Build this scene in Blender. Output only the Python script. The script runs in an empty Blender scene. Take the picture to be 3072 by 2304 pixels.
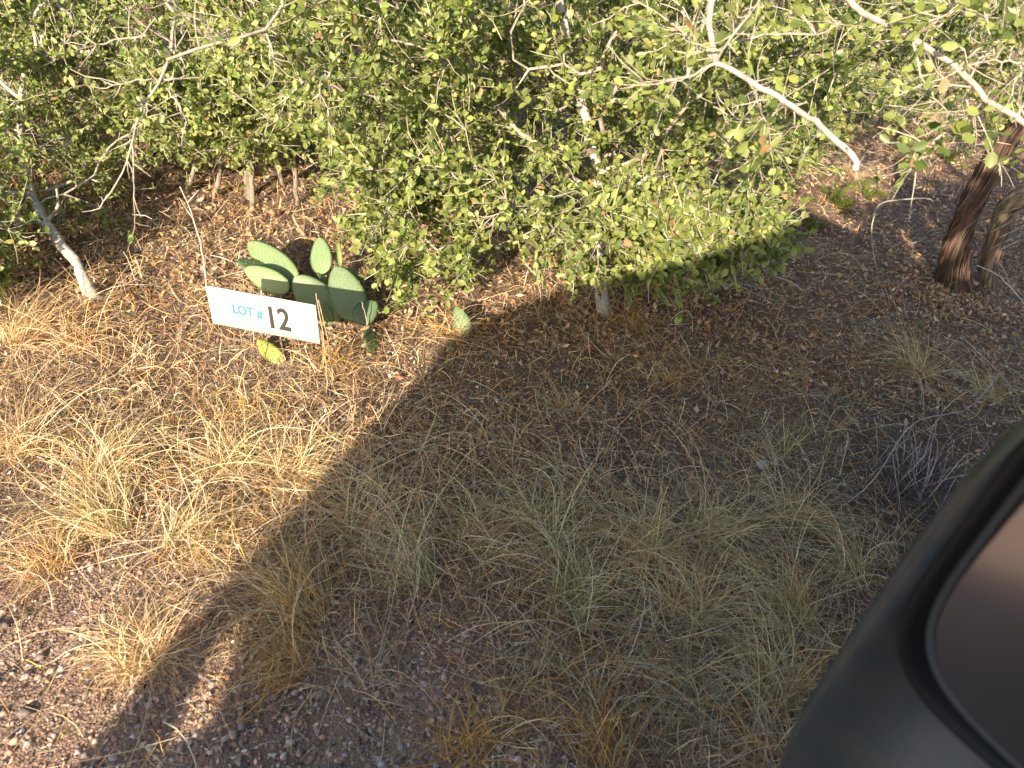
import bpy, math, random
import numpy as np
from mathutils import Vector, Matrix

rng = np.random.default_rng(12)
random.seed(12)
S = bpy.context.scene

# ------------------------------------------------------------------ camera, sky, sun, exposure
CAMH = 1.65
FPX = 2220.0                       # focal length in pixels of the 3072 px wide photograph
_d = np.array([-406.0, -2838.0, -FPX]); _d /= np.linalg.norm(_d)
_up = -_d
_fw = np.array([0, 0, -1.0])
_Y = _fw - _fw.dot(_up) * _up; _Y /= np.linalg.norm(_Y)
_X = np.cross(_Y, _up)
RW = np.array([_X, _Y, _up])       # camera axes -> world axes
cam_d = bpy.data.cameras.new('camera')
cam = bpy.data.objects.new('camera', cam_d)
S.collection.objects.link(cam)
S.camera = cam
cam_d.sensor_width = 34.6
cam_d.lens = FPX / 3072 * 34.6
cam_d.clip_start = 0.02
cam_d.clip_end = 400
cam.matrix_world = Matrix([list(RW[0]) + [0], list(RW[1]) + [0], list(RW[2]) + [CAMH], [0, 0, 0, 1]])
cam_d.dof.use_dof = True
cam_d.dof.focus_distance = 2.55
cam_d.dof.aperture_fstop = 4.2

SUN_EL = math.radians(23)
SH = np.array([0.22, 0.975, 0.0])  # horizontal direction in which shadows fall
world = bpy.data.worlds.new('World'); S.world = world
world.use_nodes = True
wn = world.node_tree
sky = wn.nodes.new('ShaderNodeTexSky')
sky.sky_type = 'NISHITA'
sky.sun_disc = False
sky.sun_elevation = SUN_EL
sky.sun_rotation = math.atan2(-SH[0], -SH[1])
sky.air_density = 1.0; sky.dust_density = 2.0; sky.ozone_density = 1.0
wn.links.new(sky.outputs[0], wn.nodes['Background'].inputs[0])
wn.nodes['Background'].inputs[1].default_value = 0.108
sl = bpy.data.lights.new('sun', 'SUN')
sl.energy = 5.0; sl.angle = math.radians(0.55); sl.color = (1.0, 0.84, 0.63)
so = bpy.data.objects.new('sun', sl); S.collection.objects.link(so)
_sd = Vector((SH[0] * math.cos(SUN_EL), SH[1] * math.cos(SUN_EL), -math.sin(SUN_EL)))
so.rotation_euler = _sd.to_track_quat('-Z', 'Y').to_euler()
so.location = (-2, -8, 6)
S.view_settings.view_transform = 'Standard'
S.view_settings.look = 'None'
S.view_settings.gamma = 1
S.view_settings.use_curve_mapping = False
S.view_settings.exposure = 1.25
S.cycles.max_bounces = 7
S.cycles.diffuse_bounces = 3
S.cycles.transparent_max_bounces = 8

# ------------------------------------------------------------------ helpers
def ray(px, py):
    v = RW @ np.array([px - 1536, -(py - 1152), -FPX])
    return v / np.linalg.norm(v)
def gz(x, y):
    x = np.asarray(x, float); y = np.asarray(y, float)
    return (0.014 * np.sin(2.1 * x + 1.3 * y) + 0.010 * np.sin(4.3 * x - 2.7 * y + 1)
            + 0.006 * np.sin(9.1 * x + 7.3 * y) + 0.004 * np.sin(17 * y - 13 * x + 2) - 0.012)
def G(px, py, z=0.0):
    r = ray(px, py); t = (z - CAMH) / r[2]
    p = np.array([0, 0, CAMH]) + r * t
    if z == 0.0: p[2] = float(gz(p[0], p[1]))
    return p
def D(px, py, d):
    return np.array([0, 0, CAMH]) + ray(px, py) * d
def PY(px, py, y):
    r = ray(px, py)
    return np.array([0, 0, CAMH]) + r * (y / r[1])
def project(P):
    c = (np.atleast_2d(P) - [0, 0, CAMH]) @ RW
    z = np.maximum(-c[:, 2], 1e-3)
    return 1536 + FPX * c[:, 0] / z, 1152 - FPX * c[:, 1] / z, -c[:, 2]

def tag(o, label=None, cat=None, group=None, kind=None):
    if label: o['label'] = label
    if cat: o['category'] = cat
    if group: o['group'] = group
    if kind: o['kind'] = kind
    return o
def empty(name, loc=(0, 0, 0)):
    o = bpy.data.objects.new(name, None); S.collection.objects.link(o)
    o.empty_display_size = 0.1; o.location = [float(v) for v in loc]
    return o
def make_mesh(name, V, F, C=None, mat=None, smooth=False):
    """V (n,3); F list of (m,k) index arrays; C (n,3) per-vertex colour"""
    me = bpy.data.meshes.new(name)
    V = np.asarray(V, np.float32)
    if not isinstance(F, list): F = [F]
    F = [np.asarray(f, np.int32) for f in F if len(f)]
    me.vertices.add(len(V)); me.vertices.foreach_set('co', V.ravel())
    tot = sum(f.size for f in F); npoly = sum(len(f) for f in F)
    me.loops.add(tot); me.loops.foreach_set('vertex_index', np.concatenate([f.ravel() for f in F]))
    me.polygons.add(npoly)
    sizes = np.concatenate([np.full(len(f), f.shape[1]) for f in F]).astype(np.int32)
    st = np.concatenate([[0], np.cumsum(sizes)[:-1]]).astype(np.int32)
    me.polygons.foreach_set('loop_start', st)
    me.update(calc_edges=True)
    if smooth: me.polygons.foreach_set('use_smooth', np.ones(npoly, bool))
    if C is not None:
        ca = me.color_attributes.new('Col', 'FLOAT_COLOR', 'POINT')
        cc = np.ones((len(V), 4), np.float32); cc[:, :3] = C
        ca.data.foreach_set('color', cc.ravel())
    if mat: me.materials.append(mat)
    return me
def link(name, me, parent=None, loc=(0, 0, 0)):
    o = bpy.data.objects.new(name, me); S.collection.objects.link(o)
    o.location = [float(v) for v in loc]
    if parent is not None: o.parent = parent
    return o
def obj(name, V, F, C=None, mat=None, parent=None, smooth=False, origin=None):
    """vertices in world space; the object's origin is placed at `origin` (or the parent's)"""
    V = np.asarray(V, float)
    if origin is None:
        origin = np.array(parent.location) if parent is not None else np.zeros(3)
    me = make_mesh(name, V - origin, F, C, mat, smooth)
    return link(name, me, parent, (0, 0, 0) if parent is not None else origin)

# ------------------------------------------------------------------ materials
def nodes(m):
    m.use_nodes = True; nt = m.node_tree; return nt, nt.nodes['Principled BSDF']
def mat_plain(name, col, rough=0.6, metal=0.0, spec=0.5, noise=None, bump=None, coat=0.0):
    m = bpy.data.materials.new(name); nt, b = nodes(m)
    b.inputs['Base Color'].default_value = (*col, 1); b.inputs['Roughness'].default_value = rough
    b.inputs['Metallic'].default_value = metal; b.inputs['Specular IOR Level'].default_value = spec
    b.inputs['Coat Weight'].default_value = coat
    tc = nt.nodes.new('ShaderNodeTexCoord')
    if noise:
        n = nt.nodes.new('ShaderNodeTexNoise'); n.inputs['Scale'].default_value = noise[0]; n.inputs['Detail'].default_value = 6
        r = nt.nodes.new('ShaderNodeValToRGB')
        r.color_ramp.elements[0].color = (*col, 1); r.color_ramp.elements[1].color = (*noise[1], 1)
        r.color_ramp.elements[0].position = .35; r.color_ramp.elements[1].position = .7
        nt.links.new(tc.outputs['Object'], n.inputs['Vector']); nt.links.new(n.outputs['Fac'], r.inputs[0])
        nt.links.new(r.outputs[0], b.inputs['Base Color'])
    if bump:
        n = nt.nodes.new('ShaderNodeTexNoise'); n.inputs['Scale'].default_value = bump[0]; n.inputs['Detail'].default_value = 4
        bp = nt.nodes.new('ShaderNodeBump'); bp.inputs['Strength'].default_value = bump[1]; bp.inputs['Distance'].default_value = .01
        nt.links.new(tc.outputs['Object'], n.inputs['Vector']); nt.links.new(n.outputs['Fac'], bp.inputs['Height'])
        nt.links.new(bp.outputs[0], b.inputs['Normal'])
    return m
def mat_col(name, rough=0.7, spec=0.3, trans=0.0, under=None, noise=None, bump=None):
    """base colour from the per-vertex attribute Col; optional thin-leaf translucency and paler underside"""
    m = bpy.data.materials.new(name); nt, b = nodes(m); L = nt.links
    at = nt.nodes.new('ShaderNodeAttribute'); at.attribute_name = 'Col'
    col = at.outputs['Color']
    if noise:
        tc = nt.nodes.new('ShaderNodeTexCoord')
        mp = nt.nodes.new('ShaderNodeMapping'); mp.inputs['Scale'].default_value = noise[2] if len(noise) > 2 else (1, 1, 1)
        n = nt.nodes.new('ShaderNodeTexNoise'); n.inputs['Scale'].default_value = noise[0]; n.inputs['Detail'].default_value = 5
        L.new(tc.outputs['Object'], mp.inputs[0]); L.new(mp.outputs[0], n.inputs['Vector'])
        mr = nt.nodes.new('ShaderNodeMapRange'); mr.inputs[1].default_value = .3; mr.inputs[2].default_value = .7
        mr.inputs[3].default_value = 1 - noise[1]; mr.inputs[4].default_value = 1 + noise[1]
        mx = nt.nodes.new('ShaderNodeVectorMath'); mx.operation = 'SCALE'
        L.new(n.outputs['Fac'], mr.inputs[0]); L.new(col, mx.inputs[0]); L.new(mr.outputs[0], mx.inputs['Scale'])
        col = mx.outputs[0]
        if bump:
            bp = nt.nodes.new('ShaderNodeBump'); bp.inputs['Strength'].default_value = bump; bp.inputs['Distance'].default_value = .004
            L.new(n.outputs['Fac'], bp.inputs['Height']); L.new(bp.outputs[0], b.inputs['Normal'])
    if under:
        ge = nt.nodes.new('ShaderNodeNewGeometry')
        mm = nt.nodes.new('ShaderNodeMix'); mm.data_type = 'RGBA'
        L.new(ge.outputs['Backfacing'], mm.inputs[0]); L.new(col, mm.inputs[6])
        m2 = nt.nodes.new('ShaderNodeMix'); m2.data_type = 'RGBA'; m2.inputs[0].default_value = .45
        L.new(col, m2.inputs[6]); m2.inputs[7].default_value = (*under, 1)
        L.new(m2.outputs[2], mm.inputs[7]); col = mm.outputs[2]
    L.new(col, b.inputs['Base Color'])
    b.inputs['Roughness'].default_value = rough; b.inputs['Specular IOR Level'].default_value = spec
    if trans:
        t = nt.nodes.new('ShaderNodeBsdfTranslucent'); ms = nt.nodes.new('ShaderNodeMixShader')
        tl = nt.nodes.new('ShaderNodeVectorMath'); tl.operation = 'MULTIPLY'; tl.inputs[1].default_value = (1.5, 1.6, .7)
        L.new(col, tl.inputs[0]); L.new(tl.outputs[0], t.inputs['Color'])
        ms.inputs[0].default_value = trans
        L.new(b.outputs[0], ms.inputs[1]); L.new(t.outputs[0], ms.inputs[2])
        L.new(ms.outputs[0], nt.nodes['Material Output'].inputs[0])
    return m

M_leaf = mat_col('oak_leaf', rough=.42, spec=.45, trans=.28, under=(.20, .24, .11))
M_straw = mat_col('dry_grass', rough=.6, spec=.3, trans=.18)
M_litter = mat_col('leaf_litter', rough=.75, spec=.2)
M_bark = mat_col('oak_bark', rough=.85, spec=.2, noise=(60, .35), bump=.6)
M_cedar = mat_col('cedar_bark', rough=.9, spec=.15, noise=(55, .5, (1, 1, .08)), bump=.9)
M_stone = mat_col('stone', rough=.85, spec=.25, noise=(120, .25), bump=.4)
M_pad = mat_col('cactus_skin', rough=.5, spec=.35, noise=(30, .07), bump=.12)
M_areole = mat_plain('areole', (.055, .038, .022), .9)
M_spine = mat_plain('spine', (.62, .55, .40), .6)

def mat_ground():
    m = bpy.data.materials.new('dirt'); nt, b = nodes(m); L = nt.links
    tc = nt.nodes.new('ShaderNodeTexCoord')
    n1 = nt.nodes.new('ShaderNodeTexNoise'); n1.inputs['Scale'].default_value = 1.7; n1.inputs['Detail'].default_value = 8; n1.inputs['Roughness'].default_value = .7
    r1 = nt.nodes.new('ShaderNodeValToRGB'); e = r1.color_ramp.elements
    e[0].position = .35; e[0].color = (.145, .102, .078, 1); e[1].position = .68; e[1].color = (.27, .185, .14, 1)
    n2 = nt.nodes.new('ShaderNodeTexNoise'); n2.inputs['Scale'].default_value = 120; n2.inputs['Detail'].default_value = 7; n2.inputs['Roughness'].default_value = .75
    r2 = nt.nodes.new('ShaderNodeMapRange'); r2.inputs[1].default_value = .3; r2.inputs[2].default_value = .7; r2.inputs[3].default_value = .6; r2.inputs[4].default_value = 1.5
    sc = nt.nodes.new('ShaderNodeVectorMath'); sc.operation = 'SCALE'
    vo = nt.nodes.new('ShaderNodeTexVoronoi'); vo.inputs['Scale'].default_value = 150
    bp = nt.nodes.new('ShaderNodeBump'); bp.inputs['Strength'].default_value = .9; bp.inputs['Distance'].default_value = .008
    ad = nt.nodes.new('ShaderNodeMath'); ad.operation = 'SUBTRACT'
    for n in (n1, n2, vo): L.new(tc.outputs['Object'], n.inputs['Vector'])
    L.new(n1.outputs['Fac'], r1.inputs[0]); L.new(n2.outputs['Fac'], r2.inputs[0])
    L.new(r1.outputs[0], sc.inputs[0]); L.new(r2.outputs[0], sc.inputs['Scale'])
    sx = nt.nodes.new('ShaderNodeSeparateXYZ'); L.new(tc.outputs['Object'], sx.inputs[0])
    na = nt.nodes.new('ShaderNodeMath'); na.operation = 'MULTIPLY_ADD'; na.inputs[1].default_value = .9; L.new(n1.outputs['Fac'], na.inputs[0]); L.new(sx.outputs['Y'], na.inputs[2])
    vr = nt.nodes.new('ShaderNodeMapRange'); vr.inputs[1].default_value = 1.35; vr.inputs[2].default_value = 1.9; vr.inputs[3].default_value = 1; vr.inputs[4].default_value = 0
    L.new(na.outputs[0], vr.inputs[0])
    vm = nt.nodes.new('ShaderNodeMix'); vm.data_type = 'RGBA'; vs = nt.nodes.new('ShaderNodeVectorMath'); vs.operation = 'SCALE'
    vs.inputs[0].default_value = (.35, .24, .18); L.new(r2.outputs[0], vs.inputs['Scale'])
    L.new(vr.outputs[0], vm.inputs[0]); L.new(sc.outputs[0], vm.inputs[6]); L.new(vs.outputs[0], vm.inputs[7])
    L.new(vm.outputs[2], b.inputs['Base Color'])
    L.new(n2.outputs['Fac'], ad.inputs[0]); L.new(vo.outputs['Distance'], ad.inputs[1]); L.new(ad.outputs[0], bp.inputs['Height'])
    L.new(bp.outputs[0], b.inputs['Normal'])
    b.inputs['Roughness'].default_value = .95; b.inputs['Specular IOR Level'].default_value = .15
    return m
M_ground = mat_ground()

# ------------------------------------------------------------------ vectorised shapes
def norm(v):
    return v / np.maximum(np.linalg.norm(v, axis=-1, keepdims=True), 1e-9)
def ribbons(P, W, side=None, C=None):
    """P (N,K,3) centre lines, W (N,K) widths, C (N,3)"""
    N, K, _ = P.shape
    T = np.gradient(P, axis=1)
    if side is None:
        side = rng.normal(size=(N, 3)); side[:, 2] *= .4
    B = norm(np.cross(T, np.repeat(side[:, None, :], K, 1)))
    V = np.stack([P - B * W[..., None] / 2, P + B * W[..., None] / 2], 2).reshape(-1, 3)
    base = (np.arange(N) * K * 2)[:, None] + (np.arange(K - 1) * 2)[None, :]
    F = np.stack([base, base + 1, base + 3, base + 2], -1).reshape(-1, 4)
    CC = None if C is None else np.repeat(C, K * 2, 0)
    return V, F, CC
def tubes(P, R, sides=3, C=None):
    """P (N,K,3), R (N,K)"""
    N, K, _ = P.shape
    T = norm(np.gradient(P, axis=1))
    ref = np.where(np.abs(T[:, :1, 2:3]) > .8, np.array([1., 0, 0]), np.array([0, 0, 1.]))
    A = norm(np.cross(T, np.broadcast_to(ref, T.shape))); B = np.cross(T, A)
    ang = np.arange(sides) * 2 * np.pi / sides
    V = (P[:, :, None] + R[..., None, None] * (A[:, :, None] * np.cos(ang)[None, None, :, None] + B[:, :, None] * np.sin(ang)[None, None, :, None])).reshape(-1, 3)
    i = (np.arange(N) * K * sides)[:, None, None] + (np.arange(K - 1) * sides)[None, :, None]
    s = np.arange(sides)[None, None, :]; s2 = (np.arange(sides) + 1) % sides; s2 = s2[None, None, :]
    F = np.stack([i + s, i + s2, i + sides + s2, i + sides + s], -1).reshape(-1, 4)
    CC = None if C is None else np.repeat(C, K * sides, 0)
    return V, F, CC
def join(parts):
    V, F, C, o = [], [], [], 0
    for v, f, c in parts:
        V.append(v); F.append(np.asarray(f) + o); C.append(c); o += len(v)
    return np.concatenate(V), F, np.concatenate(C)
def pal(n, cols, w=None, jit=.18):
    cols = np.array(cols, float)
    i = rng.choice(len(cols), n, p=None if w is None else np.array(w) / np.sum(w))
    return np.clip(cols[i] * (1 + rng.normal(0, jit, (n, 1))) * (1 + rng.normal(0, jit * .25, (n, 3))), .004, .9)
def smooth_path(pts, k, wob=0.0):
    pts = np.array(pts, float)
    d = np.concatenate([[0], np.cumsum(np.linalg.norm(np.diff(pts, axis=0), axis=1))])
    t = np.linspace(0, d[-1], k)
    out = np.zeros((k, 3))
    # Catmull-Rom
    for j, tt in enumerate(t):
        i = min(max(np.searchsorted(d, tt) - 1, 0), len(pts) - 2)
        u = (tt - d[i]) / max(d[i + 1] - d[i], 1e-9)
        p0 = pts[max(i - 1, 0)]; p1 = pts[i]; p2 = pts[i + 1]; p3 = pts[min(i + 2, len(pts) - 1)]
        out[j] = .5 * (2 * p1 + (p2 - p0) * u + (2 * p0 - 5 * p1 + 4 * p2 - p3) * u * u + (3 * p1 - p0 - 3 * p2 + p3) * u ** 3)
    if wob: out[1:-1] += rng.normal(0, wob, (k - 2, 3))
    return out
STRAW = [(.68, .50, .30), (.55, .38, .21), (.76, .61, .42), (.44, .28, .15)]
GREENSTRAW = [(.66, .56, .34), (.50, .45, .25), (.25, .26, .14), (.78, .66, .45)]
GREYSTRAW = [(.48, .41, .32), (.34, .29, .24), (.66, .57, .45)]
ORANGE = [(.60, .36, .11), (.50, .27, .08), (.66, .47, .20)]
BARK = [(.40, .36, .30), (.33, .29, .24), (.47, .42, .35)]

# ------------------------------------------------------------------ ground
def sector(n, r0, r1, a0=-72, a1=72, power=0.0):
    """points round the viewer's feet, thinning with distance"""
    u = rng.random(n)
    if power == 0: r = r0 * (r1 / r0) ** u
    else: r = (r0 ** power + u * (r1 ** power - r0 ** power)) ** (1 / power)
    a = np.radians(rng.uniform(a0, a1, n))
    return r * np.sin(a), r * np.cos(a)

def build_ground():
    xs = np.concatenate([np.linspace(-45, -6, 24)[:-1], np.linspace(-6, 8, 170), np.linspace(8, 45, 24)[1:]])
    ys = np.concatenate([np.linspace(-45, -2, 24)[:-1], np.linspace(-2, 11, 160), np.linspace(11, 60, 24)[1:]])
    X, Y = np.meshgrid(xs, ys)
    Z = gz(X, Y) + .003 * np.sin(37 * X + 5 * np.sin(9 * Y)) * np.sin(41 * Y + 3 * np.sin(7 * X))
    V = np.stack([X, Y, Z], -1).reshape(-1, 3)
    nx = len(xs); ny = len(ys)
    i = (np.arange(ny - 1) * nx)[:, None] + np.arange(nx - 1)[None]
    F = np.stack([i, i + 1, i + nx + 1, i + nx], -1).reshape(-1, 4)
    o = obj('ground', V, F, None, M_ground, None, True, np.zeros(3)); tag(o, kind='structure')
build_ground()

def patch(x, y):               # uneven cover: bare hollows and thick mats
    v = (np.sin(2.9 * x + 1.7 * np.sin(2.3 * y)) + np.sin(3.7 * y - 1.3 * np.sin(3.1 * x) + 1) + .7 * np.sin(7.3 * x + 5.1 * y) + .6 * np.sin(9.7 * y - 6.1 * x + 2))
    return 1 / (1 + np.exp(-(v + .4) * 1.6))
def gravel_weight(x, y):      # bare gravelly dirt at the verge near the truck
    e = 1.22 - .62 / (1 + np.exp(-(x - .15) * 9)) + .10 * np.sin(5 * x + 1)
    return 1 / (1 + np.exp((y - e) * 9))

def chips(x, y, s, C, lift=.006, flat=.45, ratio=.45):
    """curled dry leaf fragments: 4 vertices, folded on the diagonal"""
    n = len(x)
    z = gz(x, y) + np.abs(rng.normal(0, lift, n)) + .001
    az = rng.uniform(0, 2 * np.pi, n); tilt = rng.normal(0, flat, n); roll = rng.normal(0, flat, n)
    u = np.stack([np.cos(az) * np.cos(tilt), np.sin(az) * np.cos(tilt), np.sin(tilt)], -1)
    w = np.stack([-np.sin(az) * np.cos(roll), np.cos(az) * np.cos(roll), np.sin(roll)], -1)
    nn = norm(np.cross(u, w))
    c = np.stack([x, y, z], -1)
    L = s[:, None]; Wd = (s * ratio * rng.uniform(.6, 1.3, n))[:, None]; k = rng.uniform(.1, .5, n)[:, None]
    V = np.stack([c - u * L / 2 + nn * L * k * .4, c + w * Wd / 2, c + u * L / 2 + nn * L * k * .4, c - w * Wd / 2], 1)
    V[..., 2] = np.maximum(V[..., 2], gz(V[..., 0], V[..., 1]) + .001)
    V = V.reshape(-1, 3)
    b = (np.arange(n) * 4)[:, None]
    F = np.concatenate([b + [0, 1, 3], b + [1, 2, 3]], 1).reshape(-1, 3)
    return V, F, np.repeat(C, 4, 0)

def build_litter():
    n = 170000
    x, y = sector(n, .45, 11, power=.35)
    k = rng.random(n) > gravel_weight(x, y) * .75
    x, y = x[k], y[k]; n = len(x)
    s = rng.uniform(.006, .017, n) * (1 + np.hypot(x, y) * .09)
    cols = [(.32, .21, .15), (.54, .39, .28), (.13, .095, .08), (.48, .27, .13), (.33, .28, .28), (.72, .58, .45)]
    C = pal(n, cols, [4, 4, 5, 1.6, 4, 2.4], .3)
    V, F, CC = chips(x, y, s, C)
    o = obj('leaf_litter', V, F, CC, M_litter, None, False, np.zeros(3))
    tag(o, 'brown crumbled leaf litter covering the ground under the shrubs', 'leaf litter', kind='stuff')
    # larger crisp oak leaves lying about, mostly below the trees
    n = 11000
    x, y = sector(n, .6, 9, power=.5)
    k = rng.random(n) < np.clip((y - .9) / 1.8, .06, 1) * np.clip(.55 + .35 * x, .25, 1)
    x, y = x[k], y[k]
    xe = rng.uniform(-3.2, 5.2, 30000); ye = 2.4 + 4.0 * rng.random(30000) ** 1.4; k = xe < ye * 1.0 + .2
    x = np.r_[x, xe[k]]; y = np.r_[y, ye[k]]
    for cx, cy, sp, m in ((2.05, 3.33, .16, 900), (-1.62, 2.28, .10, 350), (.36, 2.74, .10, 350), (-.7, 2.38, .14, 500)):
        x = np.r_[x, rng.normal(cx, sp, m)]; y = np.r_[y, rng.normal(cy, sp, m)]
    n = len(x)
    V, F, CC = chips(x, y, rng.uniform(.014, .038, n), pal(n, [(.36, .21, .11), (.48, .30, .17), (.60, .44, .30), (.26, .17, .12), (.52, .27, .11), (.55, .40, .28)], None, .2), .012, .5, .5)
    o = obj('fallen_leaves', V, F, CC, M_litter, None, False, np.zeros(3))
    tag(o, 'crisp brown fallen oak leaves scattered over the ground', 'fallen leaves', kind='stuff')
    # dry straw thatch, short bent stalks lying at all angles
    n = 108000; K = 4
    x, y = sector(n, .5, 10)
    k = (rng.random(n) > gravel_weight(x, y) * .96) & (rng.random(n) < (.30 + .70 * patch(x, y)) * (1 - .45 * np.clip(1 - np.hypot((x - .05) / .55, (y - 1.25) / .35), 0, 1) ** .5))
    x, y = x[k], y[k]; n = len(x)
    xe = rng.uniform(-3.2, 5.2, 30000); ye = 2.3 + 4.1 * rng.random(30000) ** 1.4; k = xe < ye * 1.0 + .2
    x = np.r_[x, xe[k]]; y = np.r_[y, ye[k]]; n = len(x)
    az = rng.uniform(0, 2 * np.pi, n); Ln = rng.gamma(3.0, .018, n) + .015
    curl = rng.normal(0, .20, n)
    P = np.zeros((n, K, 3)); P[:, 0, 0] = x; P[:, 0, 1] = y
    for j in range(1, K):
        az = az + curl + rng.normal(0, .12, n)
        P[:, j, 0] = P[:, j - 1, 0] + np.cos(az) * Ln / (K - 1); P[:, j, 1] = P[:, j - 1, 1] + np.sin(az) * Ln / (K - 1)
    z0 = np.abs(rng.normal(0, .013, n)); sl_ = rng.normal(0, .25, n)
    P[..., 2] = gz(P[..., 0], P[..., 1]) + .002 + np.abs(z0[:, None] + sl_[:, None] * (np.arange(K) / (K - 1) - .3)[None] * Ln[:, None])
    W = np.repeat((rng.uniform(.0006, .0017, n) * (1 + .12 * np.hypot(x, y)))[:, None], K, 1); W[:, -1] *= .3
    sunny = np.clip(.5 - .8 * (x - (-.45 + .0 * y)), 0, 1)
    C = pal(n, [STRAW[0], STRAW[1], (.80, .68, .50), STRAW[3], GREYSTRAW[0], (.20, .14, .10), ORANGE[1]], [3, 3, 2.5, 3, 2.5, 3, 1.1], .28)
    side = rng.normal(size=(n, 3)) * .5; side[:, 2] += 1
    V, F, CC = ribbons(P, W, side, C)
    o = obj('straw_thatch', V, F, CC, M_straw, None, False, np.zeros(3))
    tag(o, 'tangled straw coloured thatch of broken stalks lying on the dirt', 'thatch', kind='stuff')
    # upright curly dry stubble in the sunny strip and round the cactus
    n = 56000; K = 4
    x, y = sector(n, .9, 7.5, -62, 50)
    k = rng.random(n) < np.clip(.35 + .55 * (-x / np.maximum(y, .5)) + .3 * np.sin(2.3 * x + 1.1 * y) * np.sin(1.7 * y), .04, 1) * (1 - gravel_weight(x, y) * .95)
    x, y = x[k], y[k]; n = len(x)
    az = rng.uniform(0, 2 * np.pi, n); Ln = rng.gamma(4.0, .014, n) + .02; el = rng.uniform(.5, 1.5, n); de = rng.uniform(-.1, .75, n)
    P = np.zeros((n, K, 3)); P[:, 0] = np.stack([x, y, gz(x, y)], -1)
    for j in range(1, K):
        st = (Ln / (K - 1))[:, None]
        P[:, j] = P[:, j - 1] + np.stack([np.cos(az) * np.cos(el), np.sin(az) * np.cos(el), np.sin(el)], -1) * st
        el = el - de; az = az + rng.normal(0, .45, n)
    P[..., 2] = np.maximum(P[..., 2], gz(P[..., 0], P[..., 1]) + .002)
    W = np.repeat((rng.uniform(.001, .0024, n) * (1 + .1 * y))[:, None], K, 1); W[:, -1] *= .4
    C = pal(n, [STRAW[0], STRAW[1], ORANGE[0], ORANGE[1], STRAW[2], (.30, .17, .09)], [4, 3, 1.4, 1.4, 2, 2], .22)
    V, F, CC = ribbons(P, W, None, C)
    o = obj('dry_stubble', V, F, CC, M_straw, None, False, np.zeros(3))
    tag(o, 'short curly dry golden stubble standing in the sunlit strip', 'dry grass', kind='stuff')
build_litter()

ICO = None
def pebble_base():
    t = (1 + 5 ** .5) / 2
    v = norm(np.array([(-1, t, 0), (1, t, 0), (-1, -t, 0), (1, -t, 0), (0, -1, t), (0, 1, t), (0, -1, -t), (0, 1, -t), (t, 0, -1), (t, 0, 1), (-t, 0, -1), (-t, 0, 1)], float))
    f = np.array([(0, 11, 5), (0, 5, 1), (0, 1, 7), (0, 7, 10), (0, 10, 11), (1, 5, 9), (5, 11, 4), (11, 10, 2), (10, 7, 6), (7, 1, 8), (3, 9, 4), (3, 4, 2), (3, 2, 6), (3, 6, 8), (3, 8, 9), (4, 9, 5), (2, 4, 11), (6, 2, 10), (8, 6, 7), (9, 8, 1)])
    return v, f
def build_gravel():
    v = np.array([(1, 0, 0), (0, 1, 0), (-1, 0, 0), (0, -1, 0), (0, 0, 1), (0, 0, -1)], float)
    f = np.array([(0, 1, 4), (1, 2, 4), (2, 3, 4), (3, 0, 4), (1, 0, 5), (2, 1, 5), (3, 2, 5), (0, 3, 5)])
    n = 52000
    x, y = sector(n, .45, 7)
    k = rng.random(n) < np.clip(gravel_weight(x, y) + .07, 0, 1)
    x, y = x[k], y[k]
    x2, y2 = sector(9000, .4, 4, 72, 288)                 # the verge goes on round and under the truck
    x = np.r_[x, x2]; y = np.r_[y, y2]; n = len(x)
    r = rng.gamma(1.5, .00135, n) + .0010
    az = rng.uniform(0, 2 * np.pi, n)
    V = np.repeat(v[None], n, 0) * (1 + rng.normal(0, .2, (n, 6, 1))) + rng.normal(0, .16, (n, 6, 3))
    V = V * np.stack([rng.uniform(.9, 1.6, n), np.ones(n), rng.uniform(.45, .85, n)], -1)[:, None] * r[:, None, None] * 1.2
    ca, sa = np.cos(az)[:, None], np.sin(az)[:, None]
    V = np.stack([V[..., 0] * ca - V[..., 1] * sa + x[:, None], V[..., 0] * sa + V[..., 1] * ca + y[:, None], V[..., 2] + (gz(x, y) + r * .25)[:, None]], -1).reshape(-1, 3)
    F = (np.arange(n) * 6)[:, None, None] + f[None]
    C = pal(n, [(.46, .36, .30), (.44, .29, .22), (.56, .47, .40), (.52, .35, .26), (.20, .15, .14), (.66, .59, .52)], [4, 6, 2, 5, 3, 1], .2)
    o = obj('gravel', V, F.reshape(-1, 3), np.repeat(C, 6, 0), M_stone, None, False, np.zeros(3))
    tag(o, 'fine grey and reddish gravel spread over the bare dirt verge', 'gravel', kind='stuff')
build_gravel()

def blob_mesh(name, r, seed, col, mat, sub=2):
    v, f = pebble_base(); v = v.copy()
    for _ in range(sub):
        e = {}; nf = []; vl = list(v)
        def mid(a, b):
            k = (min(a, b), max(a, b))
            if k not in e:
                m = vl[a] + vl[b]; vl.append(m / np.linalg.norm(m)); e[k] = len(vl) - 1
            return e[k]
        for a, b, c in f:
            ab, bc, ca = mid(a, b), mid(b, c), mid(c, a)
            nf += [(a, ab, ca), (b, bc, ab), (c, ca, bc), (ab, bc, ca)]
        v = np.array(vl); f = np.array(nf)
    q = np.random.default_rng(seed); h = np.ones(len(v))
    for _ in range(9):
        d = norm(q.normal(size=3)); h = np.minimum(h, q.uniform(.62, .95) / np.maximum(v @ d, .05))
    v = v * np.minimum(h, 1)[:, None] * (1 + q.normal(0, .015, (len(v), 1)))
    return make_mesh(name, v * np.array(r), f, np.tile(np.array(col), (len(v), 1)), mat, False)
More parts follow.
